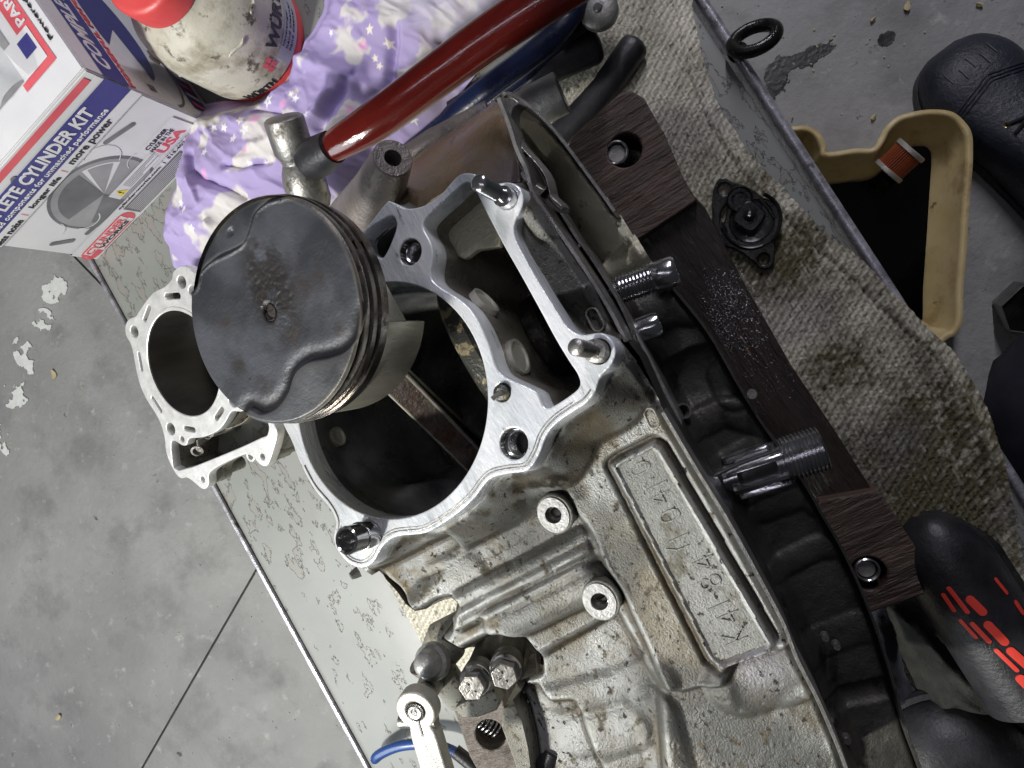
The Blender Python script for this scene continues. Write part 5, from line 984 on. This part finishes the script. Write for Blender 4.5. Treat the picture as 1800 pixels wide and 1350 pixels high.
# ================================================================== DRAIN PAN and filter on the floor
def pan():
    t = thing('drain_pan', 'tan plastic oil drain pan full of black oil on the floor beside the bench', 'drain pan', W(1560, 420, FLOOR))
    rim = [(1385, 229), (1418, 227), (1436, 238), (1446, 258), (1449, 272), (1470, 272), (1505, 267), (1536, 265), (1550, 250), (1562, 228), (1582, 210), (1610, 202), (1642, 198), (1670, 202), (1690, 216), (1702, 238), (1704, 270), (1700, 330), (1694, 420), (1688, 500), (1686, 560), (1676, 584), (1660, 592), (1600, 640), (1450, 640), (1330, 600), (1270, 480), (1260, 330), (1290, 250), (1340, 232)]
    zr = FLOOR+.085; p = np.array([tuple(q) for q in spline([tuple(W(x, y, zr)[:2]) for x, y in rim], 5)]); n = len(p)
    tg = np.roll(p, -3, 0)-np.roll(p, 3, 0); nn = np.stack([-tg[:, 1], tg[:, 0]], -1); nn /= np.linalg.norm(nn, axis=1)[:, None]
    c = p.mean(0); 
    if ((c-p)*nn).sum() < 0: nn = -nn
    def sm_n(a, k=5):
        for _ in range(k): a = (np.roll(a, 1, 0)+a*2+np.roll(a, -1, 0))/4
        return a
    nn = sm_n(nn, 10); rings = [(-.004, zr-.010), (-.005, zr-.003), (-.001, zr), (.002, zr-.001), (.0035, zr-.006), (.012, zr-.045), (.030, FLOOR+.022), (.036, FLOOR+.014)]
    bm = bmesh.new(); rows = [[bm.verts.new((q[0], q[1], z+(.0008*math.sin(i*.7)))) for i, q in enumerate(p+nn*o_)] for o_, z in rings]
    bot = [bm.verts.new((q[0], q[1], FLOOR+.002)) for q in p+nn*.020]
    rows = [bot]+rows
    for i in range(len(rows)-1):
        for k in range(n): bm.faces.new((rows[i][k], rows[i][(k+1) % n], rows[i+1][(k+1) % n], rows[i+1][k]))
    link('tray', from_bm(bm, sharp=60), 'tan', t)
    q = p+nn*.026; me = bpy.data.meshes.new('o'); bm = bmesh.new(); f = bm.faces.new([bm.verts.new((a[0], a[1], FLOOR+.030)) for a in q]); bmesh.ops.triangulate(bm, faces=[f]); me = from_bm(bm); link('used_oil', me, 'oilpool', t)
    ft = thing('oil_filter', 'orange pleated oil filter cartridge resting on the rim of the tan drain pan', 'oil filter', W(1580, 285, FLOOR+.06))
    A = W(1560, 303, FLOOR+.070); Bq = W(1603, 262, FLOOR+.0815); L_ = (Bq-A).length; mw = along(A, Bq)
    lathe('end_cap', [(.006, -.001), (.0195, -.001), (.0205, 0), (.0205, .0045), (.0190, .005), (.006, .005)], 'filtercap', ft, mw, 44); lathe('end_cap', [(.006, L_+.001), (.0195, L_+.001), (.0205, L_), (.0205, L_-.0045), (.0190, L_-.005), (.006, L_-.005)], 'filtercap', ft, mw, 44)
    lathe('core_tube', [(.0065, .002), (.0065, L_-.002)], 'blacksteel', ft, mw, 24)
    me = None
    for k in range(38):
        a0 = 2*math.pi*k/38; da = math.pi/38
        if me is None:
            bm = bmesh.new(); pr = [(.0185*math.cos(-da*.35), .0185*math.sin(-da*.35)), (.0185*math.cos(da*.35), .0185*math.sin(da*.35)), (.0125*math.cos(da*1.1), .0125*math.sin(da*1.1)), (.0125*math.cos(-da*1.1), .0125*math.sin(-da*1.1))]
            lo = [bm.verts.new((x, y, .004)) for x, y in pr]; hi = [bm.verts.new((x, y, L_-.004)) for x, y in pr]
            for i in range(4): bm.faces.new((lo[i], lo[(i+1) % 4], hi[(i+1) % 4], hi[i]))
            me = from_bm(bm)
        link('pleat', me, None if k else 'filterpaper', ft, mw=mw@Matrix.Rotation(a0, 4, 'Z'))
pan()
# ================================================================== PERSON standing beside the bench
def person():
    t = thing('person', 'person in dark work trousers and black laced leather boots standing beside the bench', 'person', W(1800, 250, FLOOR))
    # boot: lofted sections from toe to heel
    def boot(toe, heel, zf=FLOOR, ank=None, name='boot'):
        toe = Vector(toe); heel = Vector(heel); ax = (heel-toe).normalized(); sd = Vector((-ax.y, ax.x, 0)); L_ = (heel-toe).length
        secs = [(0, .018, .020), (.015, .042, .044), (.05, .059, .060), (.10, .061, .066), (.16, .050, .078), (.21, .045, .100), (.26, .042, .13), (.30, .040, .14), (.335, .030, .12)]
        bm = bmesh.new(); rows = []; ns = 24; bs = spline([(s*.30/.335, w_, h) for s, w_, h in secs], 5, False)
        for s, w_, h in bs:
            r = []
            for k in range(ns):
                a = 2*math.pi*k/ns; x = math.copysign(abs(math.cos(a))**.8, math.cos(a)); z = math.sin(a); hh = .018+(h-.018)*max(z, 0)**.75 if z > 0 else .018+.012*z
                r.append(bm.verts.new(toe+ax*s+sd*(w_*x)+Vector((0, 0, hh))))
            rows.append(r)
        for i in range(len(rows)-1):
            for k in range(ns): bm.faces.new((rows[i][k], rows[i][(k+1) % ns], rows[i+1][(k+1) % ns], rows[i+1][k]))
        bm.faces.new(rows[0][::-1]); bm.faces.new(rows[-1]); b = link(name, from_bm(bm, sharp=70), 'leather', t)
        def top(s, x):     # point on the upper
            w_ = np.interp(s, [q[0] for q in bs], [q[1] for q in bs]); h = np.interp(s, [q[0] for q in bs], [q[2] for q in bs]); cx_ = min(abs(x)/w_, .98); zz = math.sqrt(max(1-cx_**(2/.8), 0)) if cx_ < 1 else 0
            return toe+ax*s+sd*x+Vector((0, 0, .018+(h-.018)*zz**.75+.0006))
        sole = [(toe+ax*s+sd*(w_*1.06*q)) for q in (1,) for s, w_, h in bs]+[(toe+ax*s-sd*(w_*1.06)) for s, w_, h in bs[::-1]]
        bm = bmesh.new(); lo = [bm.verts.new((v.x, v.y, FLOOR+.001)) for v in sole]; hi = [bm.verts.new((v.x, v.y, FLOOR+.016)) for v in sole]
        for i in range(len(sole)): bm.faces.new((lo[i], lo[(i+1) % len(sole)], hi[(i+1) % len(sole)], hi[i]))
        f1 = bm.faces.new(hi); bmesh.ops.triangulate(bm, faces=[f1]); link('sole', from_bm(bm), 'blackrubber', b)
        for ds in (0, .0045, .009): tube('toe_seam', [top(.062+ds+abs(x)*.35, x) for x in np.linspace(-.048, .046, 20)], .0009, 'leather', b, 6)
        for k in range(5): tube('vent_slit', [top(.030+.006*(k % 2)+q*.016, -.030+k*.014) for q in (0, .5, 1)], .0007, 'blackrubber', b, 6)
        for i in range(4):
            s = .125+.036*i
            for sg in (-1, 1):
                p = top(s, sg*.021); q = (p-top(s, sg*.012)).cross(ax); lathe('eyelet', [(.0022, 0), (.0030, .0006), (.0042, .0006), (.0046, -.0004)], 'brass', b, Matrix.Translation(p)@Vector((sd.x*sg*.5, sd.y*sg*.5, .8)).to_track_quat('Z', 'Y').to_matrix().to_4x4(), 20)
            tube('lace', [top(s, -.021)+Vector((0, 0, .001)), top(s+.006, 0)+Vector((0, 0, .0035)), top(s+.014, .021)+Vector((0, 0, .001))], .0022, 'lace', b, 8); tube('lace', [top(s, .021)+Vector((0, 0, .001)), top(s+.006, 0)+Vector((0, 0, .006)), top(s+.014, -.021)+Vector((0, 0, .001))], .0022, 'lace', b, 8)
    toe = W(1648, 98, FLOOR); toe.z = FLOOR; hl = W(1842, 330, FLOOR); boot(toe, hl)
    ax = (hl-toe).normalized(); an = toe+ax*.235
    toe2 = W(1790, 640, FLOOR)+Vector((.10, -.02, 0)); boot(toe2, toe2+Vector((.28, .02, 0)))
    # trousers: one skinned mesh, both legs to the waist
    an1 = W(1872, 330, FLOOR+.13); an2 = toe2+Vector((.23, .02, .11)); kn1 = an1+Vector((.10, -.02, .34)); kn2 = W(1812, 805, -.06); hp = Vector((.74, .03, .12)); 
    P_ = [hp, hp+Vector((0, .11, .0)), kn1, kn1+(an1-kn1)*.55, an1, hp+Vector((0, -.11, 0)), kn2, kn2+(an2-kn2)*.5, an2, hp+Vector((.02, 0, .22)), hp+Vector((.0, 0, .46)), hp+Vector((.0, 0, .60))]
    E_ = [(0, 1), (1, 2), (2, 3), (3, 4), (0, 5), (5, 6), (6, 7), (7, 8), (0, 9), (9, 10), (10, 11)]; Rr = [.14, .10, .080, .066, .062, .10, .085, .068, .058, .15, .19, .08]
    me = bpy.data.meshes.new('body'); me.from_pydata([tuple(v) for v in P_], E_, []); o = link('body', me, 'trouser', t); sk = o.modifiers.new('skin', 'SKIN')
    for i, r in enumerate(Rr): me.skin_vertices[0].data[i].radius = (r, r) if i != 10 else (.13, .20)
    me.skin_vertices[0].data[0].use_root = True; ss = o.modifiers.new('ss', 'SUBSURF'); ss.levels = 3; ss.render_levels = 3; sk.use_smooth_shade = True
    tx = bpy.data.textures.new('folds', 'CLOUDS'); tx.noise_scale = .05; dm = o.modifiers.new('d', 'DISPLACE'); dm.texture = tx; dm.strength = .018; dm.mid_level = .5
person()
# ================================================================== BLACK things at the lower right
def pad():
    t = thing('rubber_grip_pad', 'rounded black rubber tool grip with rows of red oval inlays beside the engine', 'tool grip', W(1710, 1050, .02))
    f = Frame(W(1710, 1060, .075), (.10, .05, 1)); 
    a = f.uv(1682, 985); b = f.uv(1840, 1230); A = np.array(a); Bv = np.array(b); d = (Bv-A)/np.linalg.norm(Bv-A); n = np.array([-d[1], d[0]]); n = n if n[0] > 0 else -n
    Lg = np.linalg.norm(Bv-A)
    # half-round bar, surface by formula so that inlays can lie on it
    Rw = .031; Rh = .030
    def sp(s, x):                                            # s along, x across
        e = min(1, max(0, (s+.030)/.045)); w_ = Rw*math.sqrt(max(1-(1-e)**2, 0)) if e < 1 else Rw
        k = max(1-(x/max(w_, 1e-5))**2, 0)**.5; return f.pt(*(A+d*s+n*x), -.030+Rh*k*(w_/Rw)**.6)
    bm = bmesh.new(); rows = []; m_ = 28
    for i in range(60):
        s = -.0298+i*(Lg+.04)/59; e = min(1, (s+.030)/.045); w_ = Rw*math.sqrt(max(1-(1-e)**2, 0)) if e < 1 else Rw
        rows.append([bm.verts.new(sp(s, w_*math.sin(math.pi*(j/m_-.5)))) for j in range(m_+1)])
    for i in range(59):
        for j in range(m_): bm.faces.new((rows[i][j], rows[i][j+1], rows[i+1][j+1], rows[i+1][j]))
    link('grip_body', from_bm(bm, sharp=80), 'blackrubber', t)
    inv = lambda px, py: ((lambda v: (float(v@d), float(v@n)))(np.array(f.uv(px, py, -.004))-A))
    for x0, y0, x1, y1, r in ((1660, 1047, 1678, 1074, .0012), (1667, 1034, 1698, 1074, .0014), (1702, 1052, 1722, 1072, .0028), (1690, 1092, 1715, 1120, .0011), (1708, 1096, 1735, 1125, .0015), (1733, 1096, 1760, 1124, .0028), (1748, 1141, 1782, 1174, .0014), (1772, 1141, 1800, 1166, .0028), (1750, 1018, 1770, 1042, .0011), (1788, 1060, 1800, 1078, .0014), (1790, 1190, 1825, 1225, .003)):
        s0 = np.array(inv(x0, y0)); s1 = np.array(inv(x1, y1)); lp = stadium(s0, s1, r, 8); bm = bmesh.new(); vs_ = [bm.verts.new(sp(p[0], max(min(p[1], Rw*.985), -Rw*.985))+Vector((0, 0, .0007))) for p in lp]; lo = [bm.verts.new(v.co-Vector((0, 0, .002))) for v in vs_]
        ce = bm.verts.new(sum((v.co for v in vs_), Vector())/len(vs_)+Vector((0, 0, .0006)))
        for i in range(len(vs_)): bm.faces.new((vs_[i], vs_[(i+1) % len(vs_)], ce)); bm.faces.new((vs_[i], lo[i], lo[(i+1) % len(lo)], vs_[(i+1) % len(vs_)]))
        link('red_inlay', from_bm(bm), 'redmark', t)
    tube('steel_rod', [W(1598, 952, .030), W(1630, 925, .034), W(1662, 897, .040)], [.0035, .0028, .0012], 'steel_worn', t, 14)
    def rag(name, out, label, seed, h, m='blackcloth', zc=.03, cat='cloth'):
        poly = [tuple(q) for q in spline(wp(out, zc), 4)]; xs = [p[0] for p in poly]; ys = [p[1] for p in poly]; X, Y = grid(min(xs)-.003, max(xs)+.003, min(ys)-.003, max(ys)+.003, .0014); d_ = sdpoly(X, Y, poly)
        H = .015+h*sm(-d_/.02)+.012*sm(-d_/.02)*(1-np.abs(2*fbm(X*1.2+Y*.4, Y*.4-X*.2, 30, seed, 3)-1)*2)+.003*(fbm(X, Y, 120, seed+3)-.5)
        X, Y, kp = snap(X, Y, d_, .0014); o_ = grid_mesh(name, X, Y, H, kp, m); tag(o_, label, cat)
    rag('black_rag', [(1590, 985), (1600, 950), (1650, 905), (1700, 920), (1760, 955), (1800, 1010), (1860, 1120), (1860, 1290), (1760, 1285), (1680, 1270), (1640, 1262), (1600, 1180), (1545, 1080), (1540, 1065), (1620, 1045), (1625, 1010)], 'crumpled black oily cloth around the red marked grip', 301, .018)
    rag('black_rag', [(1480, 1100), (1540, 1040), (1580, 1060), (1600, 1200), (1650, 1262), (1600, 1272), (1500, 1290)], 'folded dark violet grey cloth scrap wedged beside the case edge', 311, .010, 'trouser')
    o2 = thing('black_rubber_cap', 'large round black rubber cap at the bottom right beside the engine', 'rubber cap', W(1690, 1345, .0))
    lathe('dome', [(0, .040), (.028, .038), (.045, .030), (.056, .014), (.060, .002), (.060, .0)], 'blackrubber', o2, Matrix.Translation(W(1672, 1350, .012)), 48); lathe('rim', [(.0595, .010), (.0635, .009), (.065, .005), (.0635, .001), (.060, .0005)], 'blackrubber', o2, Matrix.Translation(W(1672, 1350, .012)), 48)
pad()
def hexcap():
    t = thing('hex_socket', 'big black hexagonal socket on the dark floor right of the drain pan', 'socket', W(1812, 545, FLOOR)); z = FLOOR+.05; f = Frame(W(1812, 545, z), (-.2, -.1, 1)); c = f.uv(1814, 546)
    hx = lambda r: [(c[0]+r*math.cos(math.pi/3*k+.35), c[1]+r*math.sin(math.pi/3*k+.35)) for k in range(6)]
    plate('hex_wall', [hx(.0335), hx(.0322)], .045, .0004, 'steel_worn', t, f.M()); plate('hex_floor', [hx(.0324)], .02, .001, 'blacksteel', t, f.M(h=-.004))
hexcap()
# ================================================================== small pliers at the lower left
def bluepl():
    t = thing('blue_grip_pliers', 'bent blue dipped handle of small pliers sticking out under the clutch lever', 'pliers', W(720, 1325, .0))
    tube('handle', spline([tuple(W(x, y, z)) for x, y, z in ((655, 1340, .012), (668, 1326, .016), (700, 1312, .020), (740, 1308, .021), (780, 1314, .021), (815, 1330, .02))], 6, False), [.0015, .003, .0042, .0048]+[.0050]*27, 'bluegrip', t, 20, .8)
    tube('handle', spline([tuple(W(x, y, z)) for x, y, z in ((800, 1320, .03), (830, 1345, .03), (850, 1370, .03))], 4, False), .006, 'blackrubber', t, 16)
bluepl()
